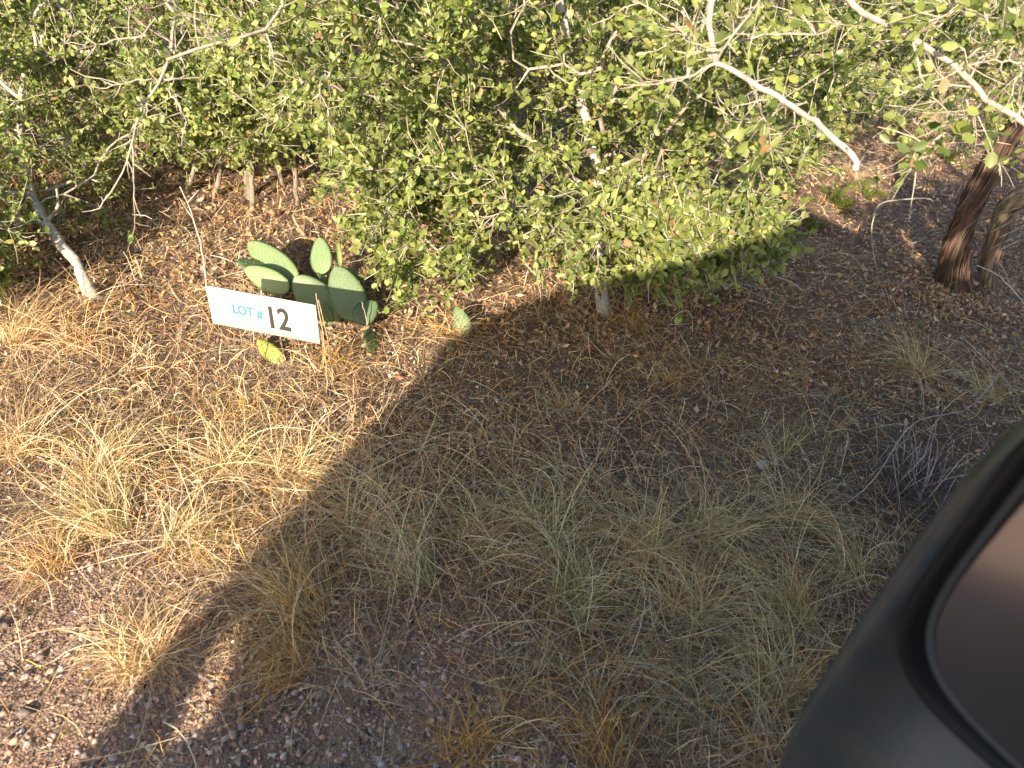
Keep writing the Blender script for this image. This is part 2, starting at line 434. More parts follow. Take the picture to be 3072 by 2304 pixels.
def build_stones():
    cols = [(.46, .43, .40), (.36, .29, .24), (.52, .48, .43), (.30, .20, .15), (.58, .55, .52)]
    ms = [blob_mesh('stone', (1, .78, .5), 40 + i, cols[i % 5], M_stone) for i in range(8)]
    named = [(2292, 1380, .026, 4, 'broad flat pale grey stone lying alone in the shaded thatch at right'),
             (640, 2050, .012, 2, 'pinkish pebble glowing inside the narrow sliver of sunlight'),
             (885, 2075, .011, 4, 'whitish oval pebble in the shade right of the sunlit sliver'),
             (965, 2080, .013, 0, 'grey veined pebble farther right of the whitish oval one'),
             (870, 2225, .011, 2, 'squarish tan pebble near the bottom edge in shade'),
             (240, 1895, .012, 2, 'pale yellowish stone in the sunlit gravel by the dense straw tuft'),
             (690, 1450, .011, 3, 'small brown stone half hidden in sunlit straw'),
             (1630, 1050, .010, 0, 'lone grey pebble in the brown litter above the middle grass')]
    for px, py, r, k, lb in named:
        p = G(px, py); o = link('stone', ms[k], None, p + [0, 0, r * .25]); o.scale = (r, r, r)
        o.rotation_euler = (0, 0, random.uniform(0, 6)); tag(o, lb, 'stone')
    n = 0
    for _ in range(400):
        px, py = random.uniform(30, 1350), random.uniform(1750, 2300)
        p = G(px, py)
        if random.random() > gravel_weight(p[0], p[1]): continue
        sun = px < 1.02 * (2304 - py) + 150
        r = random.uniform(.005, .0095)
        o = link('stone', ms[random.randrange(8)], None, p + [0, 0, r * .2]); o.scale = (r * random.uniform(.9, 1.3), r, r)
        o.rotation_euler = (random.uniform(-.3, .3), random.uniform(-.3, .3), random.uniform(0, 6))
        if sun: tag(o, 'small rounded pebble among the sunlit gravel at lower left', 'stone', 'pebbles in the sunlit gravel')
        else: tag(o, 'small rounded pebble on the shaded dirt near the bottom', 'stone', 'pebbles on the shaded dirt')
        n += 1
        if n >= 90: break
build_stones()

# ------------------------------------------------------------------ grass tufts
def tuft(px, py, n, Ln, lean, leanamt, cols, label, cat='grass tuft', wid=.0025, el0=(.15, 1.3), droop=1.0, name='grass_tuft', spread=.06, K=8, group='dry grass tufts'):
    """lean: photo direction in degrees (0 right, 90 up/away)"""
    p = G(px, py)
    h = math.radians(lean)
    az = rng.uniform(0, 2 * np.pi, n)
    ax = np.cos(az) + leanamt * 1.6 * math.cos(h); ay = np.sin(az) + leanamt * 1.6 * math.sin(h)
    az = np.arctan2(ay, ax) + .35 * math.sin(px * .7 + py)
    L = Ln * 1.3 * rng.uniform(.35, 1.15, n) * rng.choice([1, .55], n, p=[.75, .25])
    rr = spread * np.sqrt(rng.random(n)); a2 = rng.uniform(0, 2 * np.pi, n)
    x = p[0] + rr * np.cos(a2); y = p[1] + rr * np.sin(a2)
    el = rng.uniform(el0[0], el0[1], n)
    P = np.zeros((n, K, 3)); P[:, 0] = np.stack([x, y, gz(x, y)], -1)
    dr = rng.uniform(.08, .40, n) * droop; tw = rng.normal(0, .15, n)
    for j in range(1, K):
        st = (L / (K - 1))[:, None]
        P[:, j] = P[:, j - 1] + np.stack([np.cos(az) * np.cos(el), np.sin(az) * np.cos(el), np.sin(el)], -1) * st
        el = np.maximum(el - dr, -1.0); az = az + tw + rng.normal(0, .05, n)
    fl = gz(P[..., 0], P[..., 1]) + .003 + rng.random((n, 1)) * .012
    P[..., 2] = np.maximum(P[..., 2], fl)
    W = wid * rng.uniform(.6, 1.2, n)[:, None] * np.linspace(1, .25, K)[None]
    C = pal(n, cols, None, .2)
    side = rng.normal(size=(n, 3)) * .6; side[:, 2] += .8
    V, F, CC = ribbons(P, W, side, C)
    org = p.copy()
    o = obj(name, V, F, CC, M_straw, None, False, org)
    tag(o, label, cat, group)
    return o
def _n(n, cols, px): return int(n * (.78 if px > 1100 else 1.0))
GS = GREENSTRAW; MIX = STRAW + GREYSTRAW
SG = STRAW[:3] + [(.55, .50, .25)]
TUFTS = [
 (60, 1010, 260, .34, 60, .5, STRAW, 'tall sunlit golden tuft at the left edge below the leafy oak'),
 (60, 1330, 220, .30, 100, .4, STRAW, 'sunlit blond tuft at the left edge beside small shaded hollow'),
 (230, 1030, 160, .25, 80, .3, STRAW, 'sunlit straw tuft left of the white lot sign'),
 (300, 1405, 260, .26, 60, .5, SG, 'pale yellow arching tuft in full sun, left of centre'),
 (330, 1560, 240, .30, 160, .8, SG, 'long combed blond tuft sweeping left across the sunny gravel'),
 (160, 1680, 150, .22, 170, .6, ORANGE + STRAW, 'small star shaped orange based tuft near the left edge'),
 (560, 1620, 200, .26, 20, .5, SG, 'sunlit tuft leaning right above the dense short tuft'),
 (690, 1390, 240, .26, 60, .4, SG, 'yellowish sunlit tuft below the grey spotted thatch'),
 (880, 1430, 220, .25, 30, .4, SG, 'sunlit yellow tuft touching the edge of the shadow'),
 (1000, 1120, 120, .22, 70, .3, STRAW + ORANGE, 'rusty straw tuft beneath the cactus and right of the sign'),
 (1350, 1010, 200, .20, 85, .2, STRAW + ORANGE, 'upright golden tuft beside the lone grey cactus pad'),
 (425, 1965, 420, .17, 110, .35, STRAW, 'dense short straw tuft exactly at the corner of the shadow'),
 (930, 1835, 260, .30, 165, .95, STRAW + GS + ORANGE, 'long tuft with orange base swept left along the shadow edge'),
 (900, 1950, 120, .24, 200, .7, STRAW + ORANGE, 'sparse tuft above the pebbles with strands reaching left'),
 (860, 2015, 70, .15, 180, .9, ORANGE, 'flat orange seedstalk clump lying above the pebbles'),
 (1240, 1740, 260, .28, 140, .7, GREYSTRAW + GS, 'greyish brown tuft arching left in the middle of the shade'),
 (1080, 1600, 200, .26, 100, .4, GS + STRAW, 'olive straw tuft at the shadow edge above the arching brown one'),
 (1420, 1640, 160, .24, 70, .3, GS + STRAW, 'thin olive tuft just left of the green centre clump'),
 (1640, 1600, 260, .30, 110, .4, GS, 'tall green grey tuft in the shaded centre'),
 (1720, 1800, 300, .28, 70, .5, GS, 'green based tuft fanning up right in the shaded centre'),
 (1930, 1660, 300, .32, 60, .4, GS + STRAW, 'large yellow green tuft right of the shaded centre'),
 (2130, 1600, 300, .34, 20, .5, GS + STRAW, 'large straw tuft with long strands combed to the right'),
 (2060, 1850, 260, .32, 80, .5, GS + STRAW, 'tangled green straw tuft below the large centre right pair'),
 (2380, 1560, 220, .30, 40, .5, GS + STRAW, 'yellowish tuft with tips under the dead grey shrub'),
 (2380, 1840, 300, .34, 120, .5, STRAW + GS, 'thick straw tuft close to the dark car mirror, middle one'),
 (2560, 1720, 200, .28, 150, .5, STRAW + GS, 'straw tuft whose strands touch the upper mirror edge'),
 (2330, 2090, 300, .30, 100, .5, STRAW + GS, 'pale arching tuft left of the mirror near the golden curls'),
 (2430, 2010, 60, .14, 20, .4, ORANGE, 'small golden curled clump against the mirror edge'),
 (2300, 2270, 220, .30, 140, .5, GREYSTRAW + STRAW, 'lowest tuft beside the mirror at the bottom edge'),
 (2080, 2120, 160, .26, 120, .4, GREYSTRAW + GS, 'sparse grey green tuft in the lower middle shade'),
 (2330, 1330, 140, .22, 60, .3, GS, 'small green yellow tuft above the flat pale stone'),
 (2740, 1120, 260, .36, 150, .4, GS + STRAW, 'wide olive tuft under the cedar with strands reaching left'),
 (2960, 1190, 160, .30, 60, .4, STRAW + GS, 'thin straw tuft at the right edge above the mirror'),
 (1700, 1230, 120, .2, 80, .3, STRAW + GREYSTRAW, 'thin brown tuft in the litter above the grass belt'),
 (2000, 1120, 90, .18, 80, .3, STRAW + ORANGE, 'orange brown tuft in the litter beneath the middle oak'),
 (1900, 960, 160, .14, 80, .1, ORANGE + [(.3, .15, .06)], 'low rusty sprouts at the foot of the middle oak'),
 (1390, 2230, 130, .17, 80, .2, ORANGE, 'golden curly weed clump at the bottom edge, left one'),
 (1520, 2190, 60, .16, 70, .3, STRAW + ORANGE, 'thin blond curls right beside the left golden weed'),
 (1790, 2290, 110, .17, 120, .8, ORANGE, 'golden weed clump at the bottom edge leaning up left, right one'),
 (1080, 2060, 60, .20, 60, .5, STRAW + GREYSTRAW, 'few wiry strands above the shaded pebbles'),
 (1650, 2040, 90, .22, 100, .3, GREYSTRAW + GS, 'thin wiry tuft in the lower centre of the shade'),
 (2560, 520, 160, .30, 60, .2, STRAW, 'pale dead stalks in sun around the tip of the pruned branch'),
 (2700, 470, 200, .38, 40, .3, STRAW, 'sunlit blond dead stalks between the juniper sprigs'),
 (2790, 360, 200, .42, 80, .2, STRAW, 'tall blond dead stalks behind the cedar trunk'),
 (2480, 420, 160, .34, 100, .2, STRAW + ORANGE, 'dry stalks between the pruned branch and the green sprouts'),
 (2920, 210, 240, .5, 80, .2, STRAW, 'blond dry grass on the reddish patch at top right'),
 (2650, 250, 200, .45, 80, .2, STRAW, 'dry stalks under the long pale limb at upper right'),
 (2080, 560, 140, .26, 80, .2, STRAW + ORANGE, 'dry stalks glimpsed behind the right part of the middle oak'),
 (1480, 640, 160, .24, 80, .2, STRAW, 'golden stalks glimpsed through the gap left of the middle trunk'),
 (1150, 620, 160, .26, 80, .2, STRAW, 'pale dry stalks behind the cactus under the oak twigs'),
 (720, 1230, 120, .16, 60, .3, STRAW + ORANGE, 'short sunlit tuft under the middle of the sign'),
]
for t in TUFTS: tuft(*t[:2], _n(t[2], t[6], t[0]), *t[3:])
# weedy curls with seed heads on the golden clumps are part of the tufts above; scattered long single strands:
def strands():
    n = 6500; K = 8
    x, y = sector(n, .8, 5.5, -60, 60)
    k = rng.random(n) < np.clip(.25 + 1.1 * np.exp(-((y - 1.45 - .12 * x) / .42) ** 2), 0, 1) * (1 - gravel_weight(x, y) * .85) * (.3 + .7 * patch(x + 1.3, y)); x, y = x[k], y[k]; n = len(x)
    L = rng.uniform(.12, .42, n); az = 2.2 * np.sin(1.3 * x + .7 * y) + 1.6 * np.sin(1.9 * y - 1.1 * x) + rng.normal(0, .65, n) + np.pi * (rng.random(n) < .5); cu = rng.normal(0, .16, n)
    P = np.zeros((n, K, 3)); P[:, 0, :2] = np.stack([x, y], -1)
    for j in range(1, K):
        P[:, j, 0] = P[:, j - 1, 0] + np.cos(az) * L / K; P[:, j, 1] = P[:, j - 1, 1] + np.sin(az) * L / K
        az = az + cu + rng.normal(0, .06, n)
    hgt = rng.uniform(.01, .09, n)[:, None] * np.sin(np.linspace(0.1, 3.0, K))[None]
    P[..., 2] = gz(P[..., 0], P[..., 1]) + .006 + hgt
    W = rng.uniform(.0014, .0029, n)[:, None] * np.linspace(1, .4, K)[None]
    side = rng.normal(size=(n, 3)) * .5; side[:, 2] += 1
    V, F, CC = ribbons(P, W, side, pal(n, STRAW[:3] + [GREYSTRAW[2], (.76, .64, .46), (.66, .58, .38)], None, .2))
    o = obj('loose_strands', V, F, CC, M_straw, None, False, np.zeros(3))
    tag(o, 'long single straw strands lying loosely over the litter', 'straw', kind='stuff')
strands()

# ------------------------------------------------------------------ leaves and trees
LV = np.array([(0, 0, 0), (.30, .40, .07), (.30, 0, 0), (.30, -.40, .07), (.72, .44, .07), (.72, 0, -.01), (.72, -.44, .07), (1, 0, -.05)])
LF = np.array([(0, 2, 1), (0, 3, 2), (1, 2, 5), (1, 5, 4), (2, 3, 6), (2, 6, 5), (4, 5, 7), (5, 6, 7)])
LS = np.array([(0, 0, 0), (.28, .40, .08), (.74, .42, .08), (1, 0, -.04), (.74, -.42, .08), (.28, -.40, .08)])
LSF = np.array([(0, 3, 2, 1), (0, 5, 4, 3)])
LEAFC = [(.19, .235, .055), (.25, .30, .08), (.105, .155, .038), (.32, .355, .12), (.46, .43, .15), (.45, .27, .14)]
LEAFW = [4, 3.5, 2.4, 2.0, .25, .16]
def leaf_frames(base, dirv, nrm, size):
    x = norm(dirv); z = norm(nrm - (nrm * x).sum(-1, keepdims=True) * x); y = np.cross(z, x)
    return x, y, z
def leaf_batch(base, dirv, nrm, size, wr, C):
    x, y, z = leaf_frames(base, dirv, nrm, size)
    s = size[:, None, None]
    curl = rng.uniform(-.12, .14, len(size))[:, None]
    bend = curl * (LS[:, 0] ** 2)[None]
    V = base[:, None] + s * (LS[None, :, 0:1] * x[:, None] + LS[None, :, 1:2] * wr[:, None, None] * y[:, None] + (LS[None, :, 2] + bend)[..., None] * z[:, None])
    F = (np.arange(len(size)) * 6)[:, None, None] + LSF[None]
    return V.reshape(-1, 3), F.reshape(-1, 4), np.repeat(C, 6, 0)
LEAF_MESH = []
for i in range(14):
    c = pal(1, [LEAFC[i % 4] if i < 12 else LEAFC[i - 8]], None, .12)
    v = LV.copy(); v[:, 2] += random.uniform(-.1, .14) * v[:, 0] ** 2
    LEAF_MESH.append(make_mesh('leaf', v, LF, np.tile(c, (8, 1)), M_leaf, True))

def inpoly(x, y, poly):
    poly = np.array(poly, float); c = np.zeros(len(x), bool); j = len(poly) - 1
    for i in range(len(poly)):
        xi, yi = poly[i]; xj, yj = poly[j]
        c ^= ((yi > y) != (yj > y)) & (x < (xj - xi) * (y - yi) / (yj - yi + 1e-9) + xi); j = i
    return c
def crown_points(n, poly, dfun, zmin=.12):
    """tips of a crown that fills the view seen through poly between two distances"""
    poly = np.array(poly, float); out = []
    while sum(len(o) for o in out) < n:
        x = rng.uniform(poly[:, 0].min(), poly[:, 0].max(), 4000); y = rng.uniform(poly[:, 1].min(), poly[:, 1].max(), 4000)
        k = inpoly(x, y, poly); x, y = x[k], y[k]
        d0, d1 = dfun(x, y); d = d0 + (d1 - d0) * rng.random(len(x)) ** .8
        v = np.stack([x - 1536, -(y - 1152), np.full(len(x), -FPX)], -1) @ RW.T
        P = np.array([0, 0, CAMH]) + norm(v) * d[:, None]
        out.append(P[P[:, 2] > zmin])
    P = np.concatenate(out)[:n * 3]
    return P[rng.permutation(len(P))[:n]]

def grow(trunk_pts, trunk_r, tips, step=.08):
    """attach every tip to the nearest limb; returns chains (paths) with radii"""
    nodes_ = [tuple(p) for p in trunk_pts]; N = np.array(nodes_); par = [-1] + list(range(len(nodes_) - 1))
    plen = np.concatenate([[0], np.cumsum(np.linalg.norm(np.diff(N, axis=0), axis=1))])
    start = max(1, int(len(nodes_) * .3))
    N = N.tolist(); plen = plen.tolist(); chains = []; tipn = []
    top = np.array(trunk_pts[-1])
    order = np.argsort(np.min(np.linalg.norm(tips[:, None] - np.array(trunk_pts)[None, start:], axis=2), 1))
    NA = np.zeros((60000, 3)); NA[:len(N)] = N; PL = np.zeros(60000); PL[:len(N)] = plen; cnt = len(N)
    for t in order:
        tp = tips[t]
        d = np.linalg.norm(NA[start:cnt] - tp, axis=1) + .22 * PL[start:cnt]
        j = int(np.argmin(d)) + start
        a = NA[j]; L = np.linalg.norm(tp - a); k = max(3, int(L / step) + 2)
        pj = par[j]; pd = (a - NA[pj]) if pj >= 0 else (top - a)
        pd = pd / max(np.linalg.norm(pd), 1e-6)
        m = a + pd * L * .35 + (tp - a) * .25 + rng.normal(0, .05 * L, 3)
        u = np.linspace(0, 1, k)[:, None]
        path = (1 - u) ** 2 * a + 2 * u * (1 - u) * m + u ** 2 * tp
        path[1:-1] += rng.normal(0, .008, (k - 2, 3))
        idx = [j]
        for q in range(1, k):
            NA[cnt] = path[q]; PL[cnt] = PL[idx[-1]] + np.linalg.norm(path[q] - path[q - 1]); par.append(idx[-1]); idx.append(cnt); cnt += 1
        chains.append(idx); tipn.append(idx[-1])
    load = np.zeros(cnt); 
    for t in tipn: load[t] += 1
    for i in range(cnt - 1, 0, -1):
        load[par[i]] += load[i]
    return NA[:cnt], load, chains, tipn

def branch_parts(parent, NA, load, chains, r0, expn, nbig, cols, rmax=.05):
    R = np.minimum(r0 * np.maximum(load, 1) ** expn, rmax)
    size = [R[c[1]] * len(c) for c in chains]
    order = np.argsort(size)[::-1]
    small = []
    for rank, ci in enumerate(order):
        c = chains[ci]; P = NA[c][None]; r = R[c].copy(); r[0] = r[1]; C = pal(1, cols, None, .1)
        if rank < nbig:
            V, F, CC = tubes(P, r[None], 7, C); obj('branch', V, F, CC, M_bark, parent, True)
        else: small.append(tubes(P, r[None], 4, C))
    if small:
        V, F, C = join(small); o = obj('twigs', V, F, C, M_bark, parent, True); o['kind'] = 'stuff'

def sprigs(parent, NA, tipn, chains, center, leaf, nl, bare=.1, leafobj=0, sub=3, cols=LEAFC, colw=LEAFW, tl=.16, tr=.0016, far=False, ltag='foliage'):
    """short leafy twigs at and just before every branch tip"""
    bases, dirs = [], []
    for c in chains:
        P = NA[c]; bases.append(P[-1]); dirs.append(P[-1] - P[-2])
        for q in range(1, len(c) - 1):
            if rng.random() < .55:
                bases.append(P[q]); dirs.append(P[q + 1] - P[q] + rng.normal(0, .06, 3))
    B = np.array(bases); Dr = norm(np.array(dirs))
    out = norm(B - center)
    B = np.repeat(B, sub, 0); Dr = np.repeat(Dr, sub, 0); out = np.repeat(out, sub, 0)
    Dr = norm(Dr * .7 + out * .5 + rng.normal(0, .55, Dr.shape))
    n = len(B); K = 4
    L = rng.uniform(.45, 1.2, n) * tl
    P = np.zeros((n, K, 3)); P[:, 0] = B; d = Dr
    for k in range(1, K):
        P[:, k] = P[:, k - 1] + d * (L / (K - 1))[:, None]
        d = norm(d + rng.normal(0, .22, d.shape) + np.array([0, 0, .05]))
    P[..., 2] = np.maximum(P[..., 2], .03)
    R = tr * rng.uniform(.7, 1.3, n)[:, None] * np.linspace(1, .55, K)[None]
    V, F, C = tubes(P, R, 3, pal(n, [(.46, .41, .33), (.55, .49, .39), (.36, .31, .25)], None, .12))
    o = obj('sprig_twigs', V, F, C, M_bark, parent, True); o['kind'] = 'stuff'
    keep = np.where(rng.random(n) > bare)[0]
    m = nl
    u = rng.uniform(.15, 1.0, (len(keep), m)); seg = np.minimum((u * (K - 1)).astype(int), K - 2); fr = u * (K - 1) - seg
    Pk = P[keep]; ii = np.arange(len(keep))[:, None]
    lb = Pk[ii, seg] * (1 - fr[..., None]) + Pk[ii, seg + 1] * fr[..., None]
    tdir = norm(Pk[ii, seg + 1] - Pk[ii, seg])
    lb = lb.reshape(-1, 3); tdir = tdir.reshape(-1, 3); q = len(lb)
    rnd = norm(rng.normal(size=(q, 3)))
    ld = norm(tdir * .6 + rnd * 1.0 + [0, 0, .12])
    nr = norm(rng.normal(0, .75, (q, 3)) + [-.1, -.35, .85])
    sz = leaf * rng.uniform(.55, 1.15, q); wr = rng.uniform(.48, .78, q)
    C = pal(q, cols, colw, .14)
    if leafobj:
        px, py, dd = project(lb)
        vis = (px > 0) & (px < 3072) & (py > 0) & (py < 2304) & (dd > .2)
        score = np.where(vis, sz / dd, 0); top = np.argsort(score)[::-1][:leafobj]
        x, y, z = leaf_frames(lb[top], ld[top], nr[top], sz[top]); pl = np.array(parent.location)
        for a in range(len(top)):
            t = top[a]; me = LEAF_MESH[int(rng.integers(0, 12)) if rng.random() > .06 else int(rng.integers(12, 14))]
            lo = bpy.data.objects.new('leaf', me); S.collection.objects.link(lo); lo.parent = parent
            Mx = np.eye(4); Mx[:3, 0] = x[a] * sz[t]; Mx[:3, 1] = y[a] * sz[t] * wr[t]; Mx[:3, 2] = z[a] * sz[t]; Mx[:3, 3] = lb[t] - pl
            lo.matrix_local = Matrix(Mx.tolist())
        k = np.ones(q, bool); k[top] = False
        if not k.any(): return n, q
        lb, ld, nr, sz, wr, C = lb[k], ld[k], nr[k], sz[k], wr[k], C[k]
    V, F, CC = leaf_batch(lb, ld, nr, sz, wr, C)
    o = obj(ltag, V, F, CC, M_leaf, parent, True); o['kind'] = 'stuff'
    return n, q

def trunk_mesh(parent, path, radii, cols, name='trunk', sides=12, rough=.12, mat=None):
    k = len(path)
    P = np.array(path)[None]; R = np.array(radii)[None]
    V, F, C = tubes(P, R, sides, pal(1, cols, None, .02))
    c = np.repeat(P[0], sides, 0); V = c + (V - c) * (1 + rng.normal(0, rough, (len(V), 1)))
    C = C * (1 + rng.normal(0, .18, (len(C), 1)))
    return obj(name, V, F, np.clip(C, .02, .9), mat or M_bark, parent, True)

# central live oak
def central_oak():
    base = G(1820, 930)
    path = smooth_path([base + [0, 0, -.03], PY(1800, 810, 2.78), PY(1785, 640, 2.84), PY(1790, 520, 2.86), PY(1745, 300, 2.95), PY(1690, 60, 3.0), PY(1650, -300, 3.05)], 26, .004)
    t = tag(empty('live_oak', base), 'leafy grey twigged oak filling the upper middle, pale trunk right of the cactus', 'tree')
    r = np.linspace(.026, .012, 26); r[:3] *= [1.35, 1.15, 1.05]
    trunk_mesh(t, path, r, [(.46, .43, .38)])
    A = crown_points(520, [(640, -500), (2500, -500), (2640, 250), (2450, 520), (2330, 640), (1900, 640), (1500, 560), (900, 420), (660, 250)],
                     lambda x, y: (np.clip(1.75 + (y + 500) / 1400 * .9, 1.6, 2.7), np.clip(3.6 + (y + 500) * .0003, 3.4, 4.2)))
    B = crown_points(150, [(1000, 430), (1500, 520), (2000, 560), (2340, 640), (2200, 760), (2000, 830), (1780, 800), (1480, 740), (1260, 890), (1170, 840), (1120, 700), (1060, 560)],
                     lambda x, y: (np.full(len(x), 2.2), np.full(len(x), 2.95)), .1)
    C_ = crown_points(50, [(1900, 640), (2330, 640), (2340, 720), (2200, 800), (1950, 830)], lambda x, y: (np.full(len(x), 2.15), np.full(len(x), 2.5)), .1)
    E_ = crown_points(210, [(1250, 0), (2050, 0), (2150, 480), (1300, 480)], lambda x, y: (np.full(len(x), 2.7), np.full(len(x), 4.0)))
    tips = np.concatenate([A, B, C_, E_])
    NA, load, chains, tipn = grow(path, .03, tips)
    branch_parts(t, NA, load, chains, .0016, .42, 60, BARK, .013)
    n = sprigs(t, NA, tipn, chains, np.array([.3, 3.1, .7]), .029, 10, .2, 300, 6, tl=.14, tr=.0017)
    print('central', n, len(chains))
central_oak()

def left_oak():
    base = G(285, 905)
    Y0 = base[1]
    path = smooth_path([base + [0, 0, -.03], PY(235, 800, Y0 + .08), PY(150, 690, Y0 + .2), PY(90, 560, Y0 + .45), PY(60, 400, Y0 + .8), PY(80, 150, Y0 + 1.0)], 22, .004)
    t = tag(empty('live_oak', base), 'oak with pale crooked trunk at the left edge, small leaves glowing in sun', 'tree')
    r = np.linspace(.021, .010, 22); r[:2] *= 1.25
    trunk_mesh(t, path, r, [(.46, .42, .36)])
    # short broken stub leaning right, as in a forked trunk
    st = smooth_path([path[6], path[6] + [.05, .02, .07], path[6] + [.06, .03, .14]], 6, .002)
    trunk_mesh(t, st, np.linspace(.008, .004, 6), [(.42, .38, .33)], 'branch', 7)
    A = crown_points(400, [(-500, -400), (640, -400), (720, 300), (640, 470), (480, 560), (200, 640), (40, 880), (-400, 980)],
                     lambda x, y: (np.clip(3.9 - (y) * .0009, 2.9, 4.4), np.clip(5.4 - (y) * .002, 3.7, 6.2)), .12)
    A = np.concatenate([A, crown_points(40, [(-150, 500), (20, 560), (60, 700), (40, 830), (-150, 930)], lambda x, y: (np.full(len(x), 3.0), np.full(len(x), 3.9)), .1), crown_points(90, [(-100, -100), (420, -100), (320, 300), (-100, 560)], lambda x, y: (np.full(len(x), 4.2), np.full(len(x), 6.0)))])
    NA, load, chains, tipn = grow(path, .03, A)
    branch_parts(t, NA, load, chains, .0017, .42, 40, BARK, .014)
    n = sprigs(t, NA, tipn, chains, np.array([-1.9, 3.6, .6]), .026, 12, .18, 300, 7, tl=.17, tr=.0017)
    print('left', n)
left_oak()

def multi_oak():
    base = G(745, 590)
    t = tag(empty('live_oak', base), 'many stemmed shrubby oak behind the cactus, between the two bigger oaks', 'tree')
    main = smooth_path([base + [0, 0, -.03], PY(740, 480, base[1] + .02), PY(730, 350, base[1] + .1), PY(760, 150, base[1] + .15)], 16, .006)
    trunk_mesh(t, main, np.linspace(.022, .012, 16), [(.22, .18, .14)])
    for dx, px, py in [(-.16, 690, 380), (.12, 800, 400), (-.3, 620, 420), (.25, 880, 420), (.05, 760, 350)]:
        b = base + [dx, rng.uniform(-.1, .2), -.02]; b[2] = gz(b[0], b[1]) - .02
        s = smooth_path([b, (b + PY(px, py, base[1])) / 2 + [0, 0, .02], PY(px, py, base[1] + .05), PY(px, py - 200, base[1] + .1)], 14, .003)
        trunk_mesh(t, s, np.linspace(.013, .006, 14), [(.24, .20, .16)], 'trunk', 8)
    A = crown_points(300, [(480, -300), (1300, -300), (1350, 350), (1000, 500), (850, 430), (700, 330), (560, 380)],
                     lambda x, y: (np.full(len(x), 3.7), np.full(len(x), 5.3)), .25)
    A = np.concatenate([A, crown_points(120, [(430, 200), (900, 200), (900, 430), (700, 500), (450, 470)], lambda x, y: (np.full(len(x), 3.5), np.full(len(x), 4.4)), .3)])
    NA, load, chains, tipn = grow(main, .03, A)
    branch_parts(t, NA, load, chains, .0018, .42, 20, BARK, .016)
    n = sprigs(t, NA, tipn, chains, np.array([-1.2, 4.6, .8]), .030, 11, .18, 120, 6, tl=.17, tr=.0018)
    print('multi', n)
multi_oak()

def far_bush(name, center, size, ntip, label, cols=LEAFC, leaf=.034, nl=6):
    base = np.array([center[0], center[1], float(gz(center[0], center[1]))])
    t = tag(empty(name, base), label, 'shrub', None)
    top = base + [rng.normal(0, .1), rng.normal(0, .1), size[2] * .8]
    path = smooth_path([base + [0, 0, -.05], (base + top) / 2 + rng.normal(0, .05, 3), top], 14, .01)
    trunk_mesh(t, path, np.linspace(.04, .015, 14), [(.3, .26, .22)])
    d = norm(rng.normal(size=(ntip, 3))); d[:, 2] = np.abs(d[:, 2]) * 1.0
    rr = rng.random((ntip, 1)) ** .45
    tips = base + d * rr * np.array(size) + [0, 0, .1]
    NA, load, chains, tipn = grow(path, .03, tips, .15)
    branch_parts(t, NA, load, chains, .003, .45, 8, BARK, .03)
    sprigs(t, NA, tipn, chains, base + [0, 0, size[2] * .4], leaf, nl + 4, .08, 0, 3, tl=.22, tr=.002, cols=cols)
FAR = [
 ((-3.9, 6.4), (1.5, 1.1, 2.0), 230, 'dark oak thicket behind the left tree at the top left corner'),
 ((-1.7, 6.9), (1.5, 1.0, 2.1), 230, 'oak thicket beyond the many stemmed oak at the top'),
 ((.4, 6.3), (1.3, .9, 1.7), 220, 'bushy oak behind the middle tree, just right of top centre'),
 ((2.3, 6.8), (1.3, 1.0, 1.5), 200, 'low oak behind the pale bare branch at upper right'),
 ((4.3, 8.6), (1.5, 1.2, 1.7), 170, 'far bush in the top right corner before open reddish dirt'),
 ((1.9, 10.2), (2.0, 1.2, 2.4), 200, 'farthest leafy bush peeping through gaps at upper right'),
 ((-2.6, 10.0), (2.5, 1.2, 2.8), 200, 'farthest leafy thicket behind the upper left oaks'),
]
for c, s, n, lb in FAR: far_bush('oak_shrub', c, s, int(n * .75), lb)
# low green undergrowth seen between the trees at right
for c, s, n, lb in [((-4.6, 8.4), (2.2, 1.2, 2.8), 200, 'tall dark thicket at the far top left'), ((-.2, 8.6), (1.8, 1.1, 2.6), 200, 'dark thicket at the top centre beyond all the others'),
                    ((3.3, 11.5), (2.4, 1.2, 2.4), 160, 'far leafy thicket at the top edge right of centre'), ((6.8, 12.5), (2.4, 1.5, 2.2), 110, 'farthest bush at the top right corner')]: far_bush('oak_shrub', c, s, n, lb)
def under_bush(px, py, size, ntip, label, leaf=.024):
    b = G(px, py); far_bush('oak_seedling', (b[0], b[1]), size, ntip, label, LEAFC, leaf, 6)
under_bush(2400, 330, (.75, .5, .5), 90, 'low leafy oak sprout in dappled sun below the pale branch')
under_bush(2600, 380, (.55, .4, .32), 60, 'small leafy oak sprout left of the juniper sprigs')
under_bush(2200, 470, (.5, .35, .4), 70, 'oak sprout low behind the right side of the middle oak')
under_bush(2800, 180, (.9, .6, .5), 90, 'leafy sprout beside the sunny reddish patch at top right')
under_bush(2080, 840, (.22, .16, .11), 18, 'dark green shaded sprout at the foot of the middle oak')

